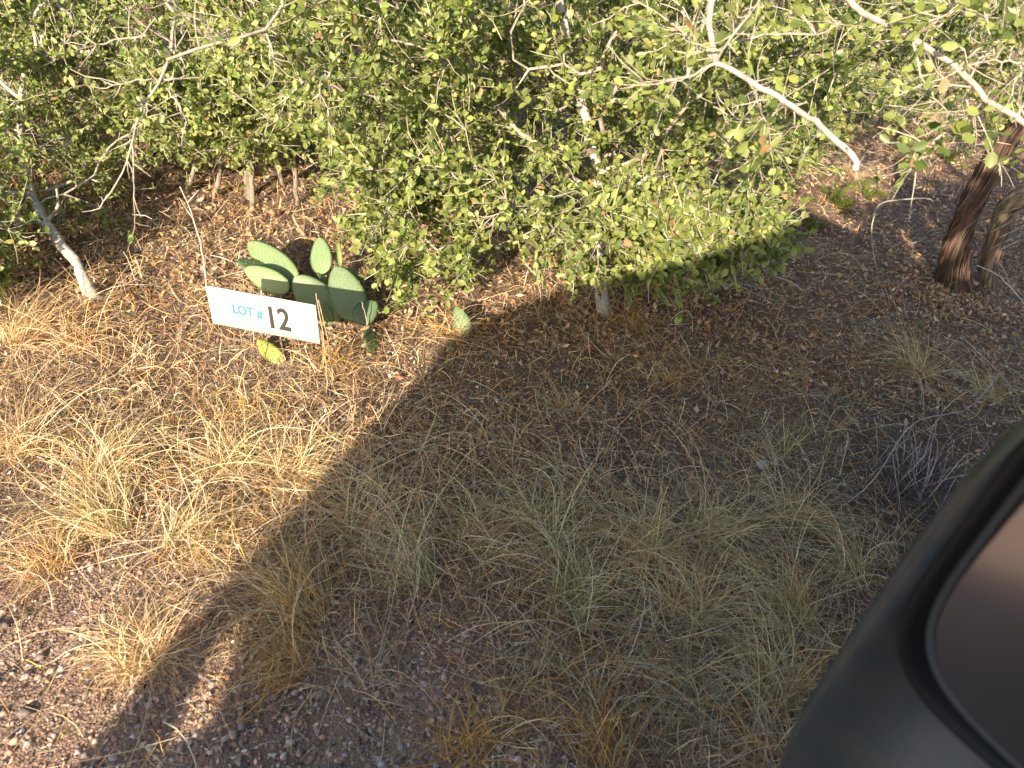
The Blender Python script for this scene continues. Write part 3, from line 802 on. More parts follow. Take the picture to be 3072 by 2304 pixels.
# ------------------------------------------------------------------ overhanging oak limbs near the lens
def limb(t, pts, r0, r1, k=16, col=None, stub=False):
    P = smooth_path(pts, k, .0016); r0 *= .62; r1 *= .62
    V, F, C = tubes(P[None], np.linspace(r0, r1, k)[None], 9, pal(1, col or [(.37, .33, .27)], None, .06))
    n = len(V)
    if stub: F = [F, np.array([list(range(n - 9, n))])]
    C = np.clip(C * (1 + rng.normal(0, .12, (len(C), 1))), .05, .8)
    obj('branch', V, F, C, M_bark, t, True)
    m = k; i = rng.integers(1, k, m); d = norm(norm(P[i] - P[i - 1]) * .5 + norm(rng.normal(size=(m, 3)))); l = rng.uniform(.008, .05, m)[:, None]
    Q = np.stack([P[i], P[i] + d * l * .5 + rng.normal(0, .002, (m, 3)), P[i] + d * l], 1)
    V, F, C = tubes(Q, np.repeat(np.array([[.0015, .0012, .0007]]), m, 0), 4, pal(m, [(.40, .35, .28)], None, .1))
    o = obj('spurs', V, F, C, M_bark, t, True); o['kind'] = 'stuff'
    return P
def near_right():
    base = np.array([3.1, 2.6, float(gz(3.1, 2.6))])
    t = tag(empty('live_oak', base), 'oak reaching in from the top right with a bare pale limb and pruned branch', 'tree')
    top = np.array([2.2, 2.5, 1.9])
    tr = smooth_path([base - [0, 0, .05], base + [.02, 0, .8], base + [-.15, -.05, 1.5], top], 18, .006)
    trunk_mesh(t, tr, np.linspace(.07, .03, 18), [(.36, .32, .27)])
    J = D(2149, 190, 1.65)
    top2 = D(2500, -330, 2.0)
    L0 = limb(t, [top, D(3000, -200, 2.3), top2], .028, .016, 14)
    A = limb(t, [top2, D(2530, -20, 1.9), D(2738, 113, 1.85), D(2871, 205, 1.82), D(2958, 297, 1.8), D(3060, 360, 1.8), D(3200, 450, 1.85)], .011, .0085, 26)
    E_ = limb(t, [top2, D(2250, -120, 1.75), D(2130, 20, 1.7), J], .011, .010, 14)
    Bp = limb(t, [J, D(2277, 256, 1.6), D(2400, 333, 1.55), D(2461, 379, 1.5), D(2569, 477, 1.46), D(2566, 512, 1.45)], .0085, .0088, 22, stub=True)
    more = [
     [J, D(2080, 225, 1.65), D(2000, 245, 1.7), D(1925, 250, 1.7)],
     [J, D(2200, 100, 1.6), D(2270, 20, 1.6), D(2300, -80, 1.65)],
     [J, D(2060, 110, 1.7), D(1990, 50, 1.75), D(1900, 0, 1.8)],
     [D(2871, 205, 1.82), D(2960, 120, 1.8), D(2960, 60, 1.8), D(2920, 40, 1.85), D(2740, 0, 1.95)],
     [D(2738, 113, 1.85), D(2760, 210, 1.85), D(2800, 290, 1.9), D(2860, 350, 1.95)],
     [D(2738, 113, 1.85), D(2840, 40, 1.8), D(2900, -30, 1.8)],
     [D(2871, 205, 1.82), D(2980, 180, 1.8), D(3080, 195, 1.8)],
     [D(2958, 297, 1.8), D(2890, 360, 1.85), D(2820, 410, 1.85), D(2740, 500, 1.8)],
     [D(2900, 300, 1.85), D(2930, 400, 1.9), D(3000, 500, 2.0)],
     [D(3060, 360, 1.8), D(3062, 200, 1.8), D(3070, 100, 1.8)],
     [D(2277, 256, 1.6), D(2270, 300, 1.62), D(2300, 370, 1.7), D(2310, 430, 1.75)],
     [D(2140, 320, 1.9), D(2200, 350, 1.88), D(2260, 355, 1.85), D(2330, 345, 1.85)],
     [D(2170, 350, 2.1), D(2220, 430, 2.1), D(2280, 515, 2.1)],
     [D(2200, 130, 1.75), D(2330, 100, 1.8), D(2450, 105, 1.85), D(2530, 60, 1.9)],
     [D(2150, 40, 1.75), D(2050, 90, 1.75), D(2000, 110, 1.8)],
    ]
    tips = []; chains = []; NAl = []; o = 0
    for q, pts in enumerate(more):
        P = limb(t, pts, .0050 if q < 4 else .0036, .0022, 12)
        NAl.append(P); chains.append(list(range(o, o + len(P)))[::1]); o += len(P)
    NA = np.concatenate(NAl)
    ch = [c[::2] for c in chains]
    sprigs(t, NA, None, ch, np.array([.9, 1.6, 1.3]), .030, 5, .40, 240, 5, tl=.12, tr=.0013)
    tp = crown_points(110, [(2430, -100), (3200, -100), (3200, 330), (2900, 330), (2600, 230)], lambda x, y: (np.full(len(x), 2.9), np.full(len(x), 4.6)), .3)
    NA, load, chains, tipn = grow(smooth_path([base, [3.2, 3.4, .9], [3.1, 4.2, 1.5]], 16, .01), .02, tp, .12)
    branch_parts(t, NA, load, chains, .0018, .42, 8, BARK, .014)
    sprigs(t, NA, tipn, chains, np.array([2.8, 4.2, .8]), .030, 9, .25, 60, 5, tl=.16, tr=.0018)
    # crown overhead (above the frame), added to shade the ground to the right
    u = rng.random((300, 3)); lx = .3 + u[:, 0] * 3.1; ly = -.48 - u[:, 1] * 1.1
    tips = np.stack([.198 + (lx - ly) * .7071, -.198 + (lx + ly) * .7071, 1.80 + u[:, 2] * .22], -1)
    rt = smooth_path([top, [2.3, 1.6, 2.15], [2.0, .9, 2.15], [1.4, .3, 2.1]], 14, .006)
    V, F, C = tubes(rt[None], np.linspace(.028, .012, 14)[None], 8, np.array([[.34, .3, .25]])); obj('branch', V, F, C, M_bark, t, True)
    NA, load, chains, tipn = grow(rt, .02, tips, .12)
    branch_parts(t, NA, load, chains, .002, .42, 6, BARK, .02)
    sprigs(t, NA, tipn, chains, np.array([1.9, .6, 1.9]), .05, 12, .03, 0, 3, tl=.17)
near_right()

def near_left():
    """bare limb with long drooping twig coming from the central oak's crown overhead"""
    par = [o for o in bpy.data.objects if o.name.startswith('live_oak') and 'upper middle' in o.get('label', '')][0]
    A = limb(par, [D(1690, -330, 2.9), D(1100, -200, 2.1), D(852, -60, 1.8), D(852, 10, 1.75), D(815, 75, 1.72), D(760, 100, 1.7), D(650, 130, 1.68), D(500, 180, 1.66)], .012, .0045, 26)
    B = limb(par, [D(900, -120, 2.2), D(530, -20, 2.0), D(530, 60, 1.95), D(515, 110, 1.9), D(505, 200, 1.9), D(460, 270, 1.9), D(420, 330, 1.95), D(395, 430, 2.0), D(370, 510, 2.05), D(300, 625, 2.15)], .0075, .0025, 30)
    subs = [[D(505, 240, 1.9), D(410, 240, 1.92), D(300, 265, 1.95)], [D(505, 240, 1.9), D(550, 225, 1.9), D(545, 180, 1.9), D(520, 130, 1.9)],
            [D(790, 85, 1.72), D(815, 140, 1.7), D(825, 215, 1.7)], [D(440, 105, 1.8), D(350, 120, 1.85), D(290, 135, 1.9)], [D(700, 120, 1.7), D(640, 95, 1.7), D(600, 60, 1.7)],
            [D(440, 300, 1.92), D(440, 350, 1.9), D(430, 370, 1.9)], [D(500, 265, 1.9), D(535, 310, 1.85), D(560, 365, 1.85)],
            [D(395, 430, 2.0), D(400, 540, 2.05), D(405, 680, 2.2)], [D(650, 130, 1.68), D(560, 60, 1.65), D(500, -20, 1.6)]]
    NAl = []; ch = []; o = 0
    for s in subs:
        P = limb(par, s, .0035, .0016, 10); NAl.append(P); ch.append(list(range(o, o + 10))[::3]); o += 10
    P = A[12:]; NAl.append(P); ch.append(list(range(o, o + len(P)))[::3])
    sprigs(par, np.concatenate(NAl), None, ch, np.array([-.6, 1.8, 1.2]), .027, 4, .35, 0, 1, tl=.09, tr=.0013)
near_left()

# ------------------------------------------------------------------ cedar trunk at right
def cedar():
    base = G(2868, 862); base[2] = gz(base[0], base[1])
    Yb = base[1]
    t = tag(empty('cedar_tree', base), 'shaggy reddish brown cedar trunk at the right edge, broken limb catching the sun', 'tree')
    p1 = smooth_path([base + [0, 0, -.06], PY(2862, 780, Yb + .02), PY(2885, 690, Yb + .04), PY(2925, 590, Yb + .08), PY(3010, 430, Yb + .15), PY(3130, 250, Yb + .2), PY(3300, -200, Yb + .3)], 30, 0)
    r1 = np.interp(np.linspace(0, 1, 30), [0, .06, .2, .5, 1], [.105, .072, .050, .045, .04])
    b2 = base + [.20, .05, -.06]
    p2 = smooth_path([b2, PY(2965, 800, Yb + .06), PY(2990, 710, Yb + .08), PY(3025, 620, Yb + .1), PY(3100, 575, Yb + .1), PY(3230, 520, Yb + .05)], 24, 0)
    r2 = np.interp(np.linspace(0, 1, 24), [0, .1, .4, .7, 1], [.05, .038, .036, .042, .04])
    for nm, P, R, cols in (('trunk', p1, r1, [(.15, .092, .062), (.12, .085, .062)]), ('limb', p2, r2, [(.27, .22, .16)])):
        sides = 22
        V, F, C = tubes(P[None], R[None], sides, np.array([cols[0]]))
        flute = 1 + .13 * np.sin(np.tile(np.arange(sides), len(P)) * 2 * np.pi * 5 / sides + 1) + rng.normal(0, .05, len(V))
        c = np.repeat(P, sides, 0); V = c + (V - c) * flute[:, None]
        C = np.clip(np.tile(pal(sides, cols, None, .25), (len(P), 1)), .02, .6)
        obj(nm, V, F, C, M_cedar, t, True)
        # peeling bark strips
        ns = 520 if nm == 'trunk' else 260; K = 7
        k0 = rng.integers(0, len(P) - 9, ns); ang = rng.uniform(0, 2 * np.pi, ns)
        T = norm(np.gradient(P, axis=0)); A = norm(np.cross(T, [0, 0.3, 1.])); B = np.cross(T, A)
        SP = np.zeros((ns, K, 3)); SN = np.zeros((ns, 3))
        for q in range(ns):
            ii = np.clip(k0[q] + np.linspace(0, rng.uniform(3, 8), K), 0, len(P) - 1.01); i0 = ii.astype(int); f = (ii - i0)[:, None]
            c = P[i0] * (1 - f) + P[i0 + 1] * f; r = (R[i0] * (1 - f[:, 0]) + R[i0 + 1] * f[:, 0])
            a = ang[q] + np.linspace(0, rng.normal(0, .25), K)
            AA = A[i0] * (1 - f) + A[i0 + 1] * f; BB = B[i0] * (1 - f) + B[i0 + 1] * f; dirn = AA * np.cos(a)[:, None] + BB * np.sin(a)[:, None]
            lift = 1.10 + .04 * rng.random() + (rng.random() < .3) * .4 * np.linspace(0, 1, K) ** 2
            SP[q] = c + dirn * (r * lift)[:, None]; SN[q] = dirn[3]
        W = rng.uniform(.002, .007, ns)[:, None] * np.sin(np.linspace(.4, 2.9, K))[None]
        V, F, CC = ribbons(SP, W, SN, pal(ns, cols + [(.17, .11, .08), (.24, .20, .17), (.06, .045, .035)], [4, 3, 2, 1.2, 2][:len(cols) + 3], .2))
        o = obj('bark_strips', V, F, CC, M_cedar, t, False); o['kind'] = 'stuff'
    # splintered grey heartwood on the limb
    for _ in range(5):
        a = PY(rng.uniform(2960, 3010), rng.uniform(680, 760), Yb); b_ = a + np.array([.10, 0, .10]) * rng.uniform(.6, 1.3)
        V, F, C = tubes(np.array([np.linspace(a, b_, 5)]), np.array([[.002, .005, .006, .004, .001]]), 5, pal(1, [(.26, .23, .19)], None, .1))
        obj('splinter', V, F, C, M_cedar, t, True)
cedar()

# ------------------------------------------------------------------ juniper sprigs low to the ground
def juniper(px, py, n, size, label, cols=((.20, .24, .04), (.28, .30, .06), (.13, .19, .04))):
    base = G(px, py)
    t = tag(empty('juniper_sprig', base), label, 'plant')
    stems, P0 = [], []
    K = 6
    nb = max(4, n // 14)
    az = rng.uniform(0, 2 * np.pi, nb); el = rng.uniform(.15, 1.1, nb); L = size * rng.uniform(.5, 1.1, nb)
    P = np.zeros((nb, K, 3)); P[:, 0] = base
    for j in range(1, K):
        P[:, j] = P[:, j - 1] + np.stack([np.cos(az) * np.cos(el), np.sin(az) * np.cos(el), np.sin(el)], -1) * (L / (K - 1))[:, None]
        az = az + rng.normal(0, .2, nb); el = el - .08
    V, F, C = tubes(P, np.full((nb, K), .0015), 3, pal(nb, [(.25, .17, .1)]))
    obj('stem', V, F, C, M_bark, t, True)
    m = n * 6
    b = rng.integers(0, nb, m); k = rng.integers(1, K, m)
    s = P[b, k] + rng.normal(0, .004, (m, 3)); tdir = norm(P[b, k] - P[b, k - 1])
    d = norm(tdir + rng.normal(0, .75, (m, 3))); L = rng.uniform(.012, .035, m)
    Q = np.stack([s, s + d * (L / 2)[:, None], s + d * L[:, None] + [0, 0, .003]], 1)
    Q[..., 2] = np.maximum(Q[..., 2], gz(Q[..., 0], Q[..., 1]) + .004)
    V, F, C = tubes(Q, np.repeat(np.array([[.0016, .0018, .0006]]), m, 0), 3, pal(m, list(cols), None, .2))
    o = obj('needles', V, F, C, M_leaf, t, False); o['kind'] = 'stuff'
juniper(2345, 500, 150, .15, 'bright yellow green juniper sprig below the pale bare branch')
juniper(2500, 610, 170, .17, 'sunlit yellow green juniper clump at the end of the pruned branch')
juniper(2610, 575, 110, .13, 'thin golden green juniper sprig right of the sunlit clump')
juniper(2850, 480, 130, .17, 'sunlit juniper sprig just above the edge of the shade near the cedar')
juniper(2440, 690, 90, .13, 'dull green juniper sprig in shade below the sunlit clump')
juniper(2960, 380, 110, .2, 'juniper sprig behind the cedar near the right edge')

# ------------------------------------------------------------------ prickly pear
def pad_mesh(name, L, Wd, th, col, narrow=.35):
    nu, nv = 22, 9
    V = []; 
    def outline(u):      # half width along the pad, 0 = base, 1 = tip
        return Wd / 2 * (np.sin(np.pi * np.clip(u, 0, 1) ** .78) ** .5) * (1 + .0 * u)
    us = np.linspace(0.004, .996, nu)
    grid = {}
    for sgn in (1, -1):
        for i, u in enumerate(us):
            w = max(outline(u), .004)
            for j in range(nv):
                s = -1 + 2 * j / (nv - 1)
                if sgn == -1 and j in (0, nv - 1):
                    grid[(sgn, i, j)] = grid[(1, i, j)]; continue
                z = sgn * th / 2 * max(1 - s * s, 0) ** .5 * (np.sin(np.pi * u) ** .3)
                grid[(sgn, i, j)] = len(V); V.append((s * w, u * L, z))
    F = []
    for sgn in (1, -1):
        for i in range(nu - 1):
            for j in range(nv - 1):
                q = [grid[(sgn, i, j)], grid[(sgn, i, j + 1)], grid[(sgn, i + 1, j + 1)], grid[(sgn, i + 1, j)]]
                F.append(q if sgn == 1 else q[::-1])
    V = np.array(V)
    C = np.tile(np.array(col), (len(V), 1))
    rim = (np.abs(V[:, 0]) > .86 * np.array([max(outline(v), .004) for v in V[:, 1] / L]))
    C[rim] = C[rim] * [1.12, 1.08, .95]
    V[:, 2] += .25 * th * np.sin(V[:, 1] / L * 3.0 + 1) + .15 * th * np.sin(V[:, 0] / Wd * 5)
    return V, np.array(F), C
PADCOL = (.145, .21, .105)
def pad(parent, tip, base, width, face, col=PADCOL, th=.016, spines=True):
    """tip, base: world points of the pad's long axis; face: direction its broad side turns towards"""
    tip = np.array(tip, float); base = np.array(base, float)
    L = np.linalg.norm(tip - base); yv = (tip - base) / L
    z = np.array(face, float); z -= z.dot(yv) * yv; z /= np.linalg.norm(z); x = np.cross(yv, z)
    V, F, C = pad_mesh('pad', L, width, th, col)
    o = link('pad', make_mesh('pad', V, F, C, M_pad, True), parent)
    Mx = np.eye(4); Mx[:3, 0] = x; Mx[:3, 1] = yv; Mx[:3, 2] = z; Mx[:3, 3] = base - np.array(parent.location)
    o.matrix_local = Matrix(Mx.tolist())
    # areoles in a staggered lattice on both faces, with little tufts of spines
    av, af, sv, sf = [], [], [], []
    pv, pf = pebble_base()
    row = 0; s = .022
    yy = .018
    while yy < L - .006:
        w = width / 2 * (math.sin(math.pi * (yy / L) ** .78) ** .5)
        xx = -w + (.006 if row % 2 else .016)
        while xx < w - .004:
            q = 1 - (xx / w) ** 2
            for sg in (1, -1):
                zz = sg * th / 2 * max(q, 0) ** .5 * (math.sin(math.pi * yy / L) ** .3) + .25 * th * math.sin(yy / L * 3 + 1) + .15 * th * math.sin(xx / width * 5)
                c = np.array([xx + rng.normal(0, .0022), yy + rng.normal(0, .0022), zz]); af.append(pf + len(av) * 12); av.append(pv * [.0017, .0022, .0013] + c)
                for _ in range(2 if rng.random() < .75 else 3):
                    d = norm(np.array([rng.normal(0, .5), rng.normal(.2, .5), sg])); l = rng.uniform(.004, .013)
                    n0 = len(sv) * 4; e1 = norm(np.cross(d, [1, .2, .1])) * .0003; e2 = norm(np.cross(d, e1)) * .0003
                    sv.append(np.array([c + e1, c - e1 + e2, c - e1 - e2, c + d * l])); sf += [(n0, n0 + 1, n0 + 3), (n0 + 1, n0 + 2, n0 + 3), (n0 + 2, n0, n0 + 3)]
            xx += s
        yy += s * .8; row += 1
    if spines and av:
        a = link('areoles', make_mesh('areoles', np.concatenate(av), np.concatenate(af), None, M_areole, True), o)
        b = link('spines', make_mesh('spines', np.concatenate(sv), np.array(sf), None, M_spine), o)
        a['kind'] = 'stuff'; b['kind'] = 'stuff'
    return o
def cactus():
    base = G(1010, 955)
    t = tag(empty('prickly_pear', base), 'green prickly pear cactus with paddle pads right behind the lot sign', 'cactus')
    sun = (-.25, -.95, .35)
    d = lambda px, py, y: PY(px, py, y)
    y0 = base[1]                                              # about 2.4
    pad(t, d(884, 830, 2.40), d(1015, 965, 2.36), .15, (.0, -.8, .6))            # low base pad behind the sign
    pad(t, d(742, 728, 2.62), d(893, 848, 2.44), .125, (-.2, -.8, .6), (.18, .255, .115))    # tall back pad, sunlight painted in as a lighter green
    pad(t, d(716, 775, 2.50), d(890, 866, 2.43), .15, (.75, .0, .66), (.10, .155, .075))    # pad turned from the sun, its shade painted in as dark green
    pad(t, d(733, 806, 2.42), d(868, 868, 2.38), .095, (-.25, -.75, .6), (.19, .265, .12))    # front pad, lit tone painted into its colour
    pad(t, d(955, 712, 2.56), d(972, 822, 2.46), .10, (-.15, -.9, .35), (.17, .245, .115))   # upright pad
    pad(t, d(1012, 722, 2.58), d(1026, 800, 2.50), .055, (-.8, -.5, .3), (.20, .26, .09))    # slim pad, sunlight painted in as a yellower green
    pad(t, d(958, 815, 2.47), d(985, 880, 2.41), .055, (.6, .3, .6), (.08, .13, .06))  # pad in between, shade painted into its dark colour
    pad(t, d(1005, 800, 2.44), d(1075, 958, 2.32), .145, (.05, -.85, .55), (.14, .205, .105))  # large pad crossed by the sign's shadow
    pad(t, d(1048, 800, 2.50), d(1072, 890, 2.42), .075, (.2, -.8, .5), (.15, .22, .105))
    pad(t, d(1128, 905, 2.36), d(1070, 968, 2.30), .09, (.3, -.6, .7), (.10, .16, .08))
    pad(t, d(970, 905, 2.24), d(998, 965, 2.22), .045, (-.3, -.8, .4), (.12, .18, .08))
    # lone pads rooted in the ground nearby
    specs = [((708 / 1, 0), None)]
    def lone(tip, bs, w, face, col, label, y):
        b = G(*bs); o = tag(empty('prickly_pear', b), label, 'cactus')
        pad(o, PY(tip[0], tip[1], b[1] + y), b, w, face, col)
    lone((772, 1020), (848, 1085), .062, (.15, -.6, .8), (.26, .29, .07), 'single yellowish cactus pad lying below the lot sign', .05)
    lone((1112, 986), (1122, 1056), .13, (.95, -.12, .45), (.07, .115, .045), 'single round dark green cactus pad with bright rim below the big cactus', .07)  # unlit face of this pad put in as a darker green
    lone((1368, 920), (1402, 1008), .075, (-.1, -.7, .6), (.12, .19, .09), 'lone grey green wrinkled cactus pad in the dry grass, right of the cactus', .06)
    lone((1345, 1025), (1362, 1062), .026, (0, -.7, .7), (.07, .10, .05), 'tiny cactus pad at the foot of the lone grey green pad', .02)
cactus()

# ------------------------------------------------------------------ the lot sign
def sign():
    k = .945; W, H = .45 * k, .148 * k
    c = np.array([0, 0, CAMH]) + k * (np.array([-.9108, 2.1447, .1381]) - [0, 0, CAMH])
    yaw, pt, rl = -.2601, -.0947, -.1295
    Rm = Matrix.Rotation(yaw, 4, 'Z') @ Matrix.Rotation(pt, 4, 'X') @ Matrix.Rotation(rl, 4, 'Y')
    t = empty('lot_sign', c); t.matrix_world = Matrix.Translation([float(v) for v in c]) @ Rm
    tag(t, 'white rectangular lot number twelve sign on thin wires before the cactus', 'sign')
    mw = mat_plain('sign_white', (.66, .65, .62), .45, noise=(9, (.60, .585, .55)))
    # corrugated plastic sheet: two skins and flutes seen at the edges
    th = .004
    def box(x0, x1, y0, y1, z0, z1):
        v = np.array([(x, y, z) for x in (x0, x1) for y in (y0, y1) for z in (z0, z1)])
        f = np.array([(0, 1, 3, 2), (4, 6, 7, 5), (0, 4, 5, 1), (2, 3, 7, 6), (0, 2, 6, 4), (1, 5, 7, 3)])
        return v, f
    nx = 24; V = []; Fq = []
    for sgn in (0, 1):
        for i in range(nx + 1):
            for z in (-H / 2, H / 2):
                x = -W / 2 + W * i / nx; V.append((x, (th if sgn else 0) + .0008 * math.sin(i * .5), z))
    n1 = (nx + 1) * 2
    for i in range(nx):
        a = i * 2; Fq += [(a, a + 2, a + 3, a + 1), (n1 + a, n1 + a + 1, n1 + a + 3, n1 + a + 2), (a, n1 + a, n1 + a + 2, a + 2), (a + 1, a + 3, n1 + a + 3, n1 + a + 1)]
    Fq += [(0, 1, n1 + 1, n1), (n1 - 2, 2 * n1 - 2, 2 * n1 - 1, n1 - 1)]
    link('panel', make_mesh('panel', V, np.array(Fq), None, mw), t)
    def text(name, body, size, x, z, mat, bold=0.0, sx=1.0, shear=0.0):
        cu = bpy.data.curves.new(name, 'FONT'); cu.body = body; cu.size = size; cu.offset = bold; cu.extrude = .0003; cu.shear = shear
        o = bpy.data.objects.new(name, cu); S.collection.objects.link(o)
        bpy.context.view_layer.update()
        me = bpy.data.meshes.new_from_object(o.evaluated_get(bpy.context.evaluated_depsgraph_get()))
        bpy.data.objects.remove(o); me.materials.clear(); me.materials.append(mat)
        q = link(name, me, t); q.rotation_euler = (math.pi / 2, 0, 0); q.location = (x, -.0026, z); q.scale = (sx, 1, 1)
    blue = mat_plain('print_blue', (.045, .20, .29), .5); black = mat_plain('print_black', (.035, .035, .03), .5)
    text('printed_word', 'LOT', .050 * k, -.124 * k, -.013 * k, blue, .0015, .93)
    text('printed_symbol', '#', .048 * k, -.022 * k, -.015 * k, blue, .0013, .85)
    text('printed_number', '12', .118 * k, .012 * k, -.043 * k, black, .0022, .88)
    # wire stake
    ms = mat_plain('wire', (.42, .40, .38), .4, .8)
    Mi = np.array(t.matrix_world.inverted())
    for top, bot in (((744, 985), (772, 1110)), ((838, 1004), (864, 1140))):
        b = G(*bot); r = ray(*top); # meet the sign plane
        nrm = np.array((Rm @ Vector((0, 1, 0, 0))))[:3]
        tt = (c - [0, 0, CAMH]).dot(nrm) / r.dot(nrm); a = np.array([0, 0, CAMH]) + r * tt
        pts = np.array([a + (a - b) * .35 + nrm * .006, a + nrm * .004, (a + b) / 2, b - [0, 0, .03]])
        P = (np.c_[smooth_path(pts, 8), np.ones(8)] @ Mi.T)[:, :3]
        V_, F_, _ = tubes(P[None], np.full((1, 8), .0013), 6, np.ones((1, 3)))
        link('wire_stake', make_mesh('wire_stake', V_, F_, None, ms, True), t)
sign()

# ------------------------------------------------------------------ bare stems, sticks, dead shrub
def stick(pts, r0, r1, label, col=None, name='dead_stick', cat='stick', k=14, side=()):
    P = smooth_path(pts, k, .0012)
    o = tag(empty(name, P[0]), label, cat)
    V, F, C = tubes(P[None], np.linspace(r0, r1, k)[None], 6, pal(1, col or [(.42, .38, .33)], None, .05))
    obj('stem', V, F, C, M_bark, o, True)
    for i, d, l in side:
        b = P[i]; e = b + norm(np.array(d, float)) * l; m = (b + e) / 2 + rng.normal(0, .01 * l, 3)
        V, F, C = tubes(smooth_path([b, m, e], 5)[None], np.linspace(r1, r1 * .5, 5)[None], 5, pal(1, col or [(.42, .38, .33)], None, .05))
        obj('twig', V, F, C, M_bark, o, True)
    return P
g = G(620, 868)
stick([g, PY(612, 780, g[1] + .02), PY(590, 690, g[1] + .04), PY(562, 605, g[1] + .08), PY(540, 560, g[1] + .1)], .0045, .0025, 'thin bare crooked sapling rising behind the left end of the sign', name='bare_sapling', cat='sapling', side=[(9, (-.5, 0, 1), .09), (11, (.7, 0, .8), .08)])
g = G(925, 730)
stick([g, PY(895, 680, g[1] + .02), PY(880, 650, g[1] + .03)], .009, .007, 'short brown dead stub standing above the cactus', [(.33, .25, .18)], name='dead_stub')
g = G(410, 850)
stick([g, PY(390, 790, g[1]), PY(370, 755, g[1] + .02)], .003, .0015, 'thin dead twig in shade between left trunk and cactus', side=[(6, (.6, 0, .5), .04)])
g = G(2638, 832)
stick([g, PY(2615, 717, g[1] + .02), PY(2622, 650, g[1] + .03), PY(2640, 612, g[1] + .03), PY(2700, 600, g[1] + .05), PY(2775, 594, g[1] + .07), PY(2800, 605, g[1] + .08)], .0022, .0045, 'slender pale stick bent like a hook left of the cedar trunk', [(.36, .33, .29)], k=22)
g = G(3072, 905)
stick([g, PY(3000, 830, g[1] + .02), PY(2930, 796, g[1] + .05)], .004, .0025, 'white thin twig slanting across litter right of the cedar base', [(.55, .52, .48)])
g = G(3048, 870)
stick([g, PY(3000, 790, g[1] + .03), PY(2965, 720, g[1] + .1), PY(2950, 680, g[1] + .15)], .0035, .002, 'thin grey twig leaning in front of the cedar limb')
g = G(2420, 870)
stick([g, PY(2370, 845, g[1]), PY(2300, 815, g[1] + .02), PY(2215, 730, g[1] + .05)], .004, .002, 'fallen twig pointing down right from the middle oak foliage', side=[(4, (.3, 0, .6), .05)])
g = G(3060, 1190)
stick([g, PY(2990, 1110, g[1]), PY(2890, 1015, g[1] + .05)], .0028, .002, 'long thin pale stalk slanting over the olive tuft near the mirror', [(.5, .44, .38)])
g = G(2520, 1515)
stick([g, PY(2620, 1440, g[1] + .03), PY(2740, 1270, g[1] + .12), PY(2900, 1230, g[1] + .2), PY(3000, 1120, g[1] + .25)], .0022, .0018, 'long wiry grey stalk arching over the dead shrub', [(.45, .42, .42)])
g = G(1160, 1730)
stick([g, PY(1190, 1700, g[1] + .01), PY(1290, 1610, g[1] + .04)], .0018, .0012, 'short pale straw stalk in the middle of the shade', [(.55, .47, .36)])
for q, (px, py, tx, ty) in enumerate([(1625, 930, 1600, 800), (1100, 1010, 1085, 905), (1200, 1100, 1155, 985), (980, 1175, 948, 880), (1000, 1160, 955, 900), (905, 500, 870, 410)]):
    g = G(px, py)
    lbs = ['thin upright stem under the left side of the middle oak', 'dry crooked stem right of the large shaded cactus pad', 'thin grey stem standing right of the round dark pad',
           'tall orange straw stem at the right end of the sign', 'second straw stem crossing the right end of the sign', 'thin stem left of the middle oak near the many stems']
    stick([g, (g + PY(tx, ty, g[1] - .02)) / 2 + [.01, 0, 0], PY(tx, ty, g[1] - .02)], .002, .0014, lbs[q], [(.5, .36, .22)] if q in (3, 4) else None, 'dry_stem', 'stem')

def dead_shrub():
    b = G(2760, 1470)
    t = tag(empty('dead_shrub', b), 'dead grey violet twiggy subshrub beside the car mirror', 'shrub')
    K = 6
    def grp(n, L0, L1, el, r, cols, spread, droop, name):
        az = rng.uniform(0, 2 * np.pi, n); e = rng.uniform(el[0], el[1], n); L = rng.uniform(L0, L1, n)
        P = np.zeros((n, K, 3)); P[:, 0] = b + np.c_[rng.normal(0, spread, (n, 2)), np.zeros(n)]; P[:, 0, 2] = gz(P[:, 0, 0], P[:, 0, 1])
        for j in range(1, K):
            P[:, j] = P[:, j - 1] + np.stack([np.cos(az) * np.cos(e), np.sin(az) * np.cos(e), np.sin(e)], -1) * (L / (K - 1))[:, None]
            az = az + rng.normal(0, .12, n); e = e - droop + rng.normal(0, .06, n)
        P[..., 2] = np.maximum(P[..., 2], gz(P[..., 0], P[..., 1]) + .003)
        V, F, C = tubes(P, np.repeat(np.linspace(r, r * .6, K)[None], n, 0), 4, pal(n, cols, None, .15))
        o = obj(name, V, F, C, M_bark, t, True); return o
    for _ in range(36):
        o = grp(1, .14, .26, (1.0, 1.5), .0021, [(.50, .42, .43), (.56, .49, .48)], .07, .02, 'stem')
    o = grp(900, .05, .17, (.2, 1.4), .0008, [(.13, .115, .11), (.20, .17, .165), (.28, .24, .22)], .075, .16, 'twigs'); o['kind'] = 'stuff'
dead_shrub()

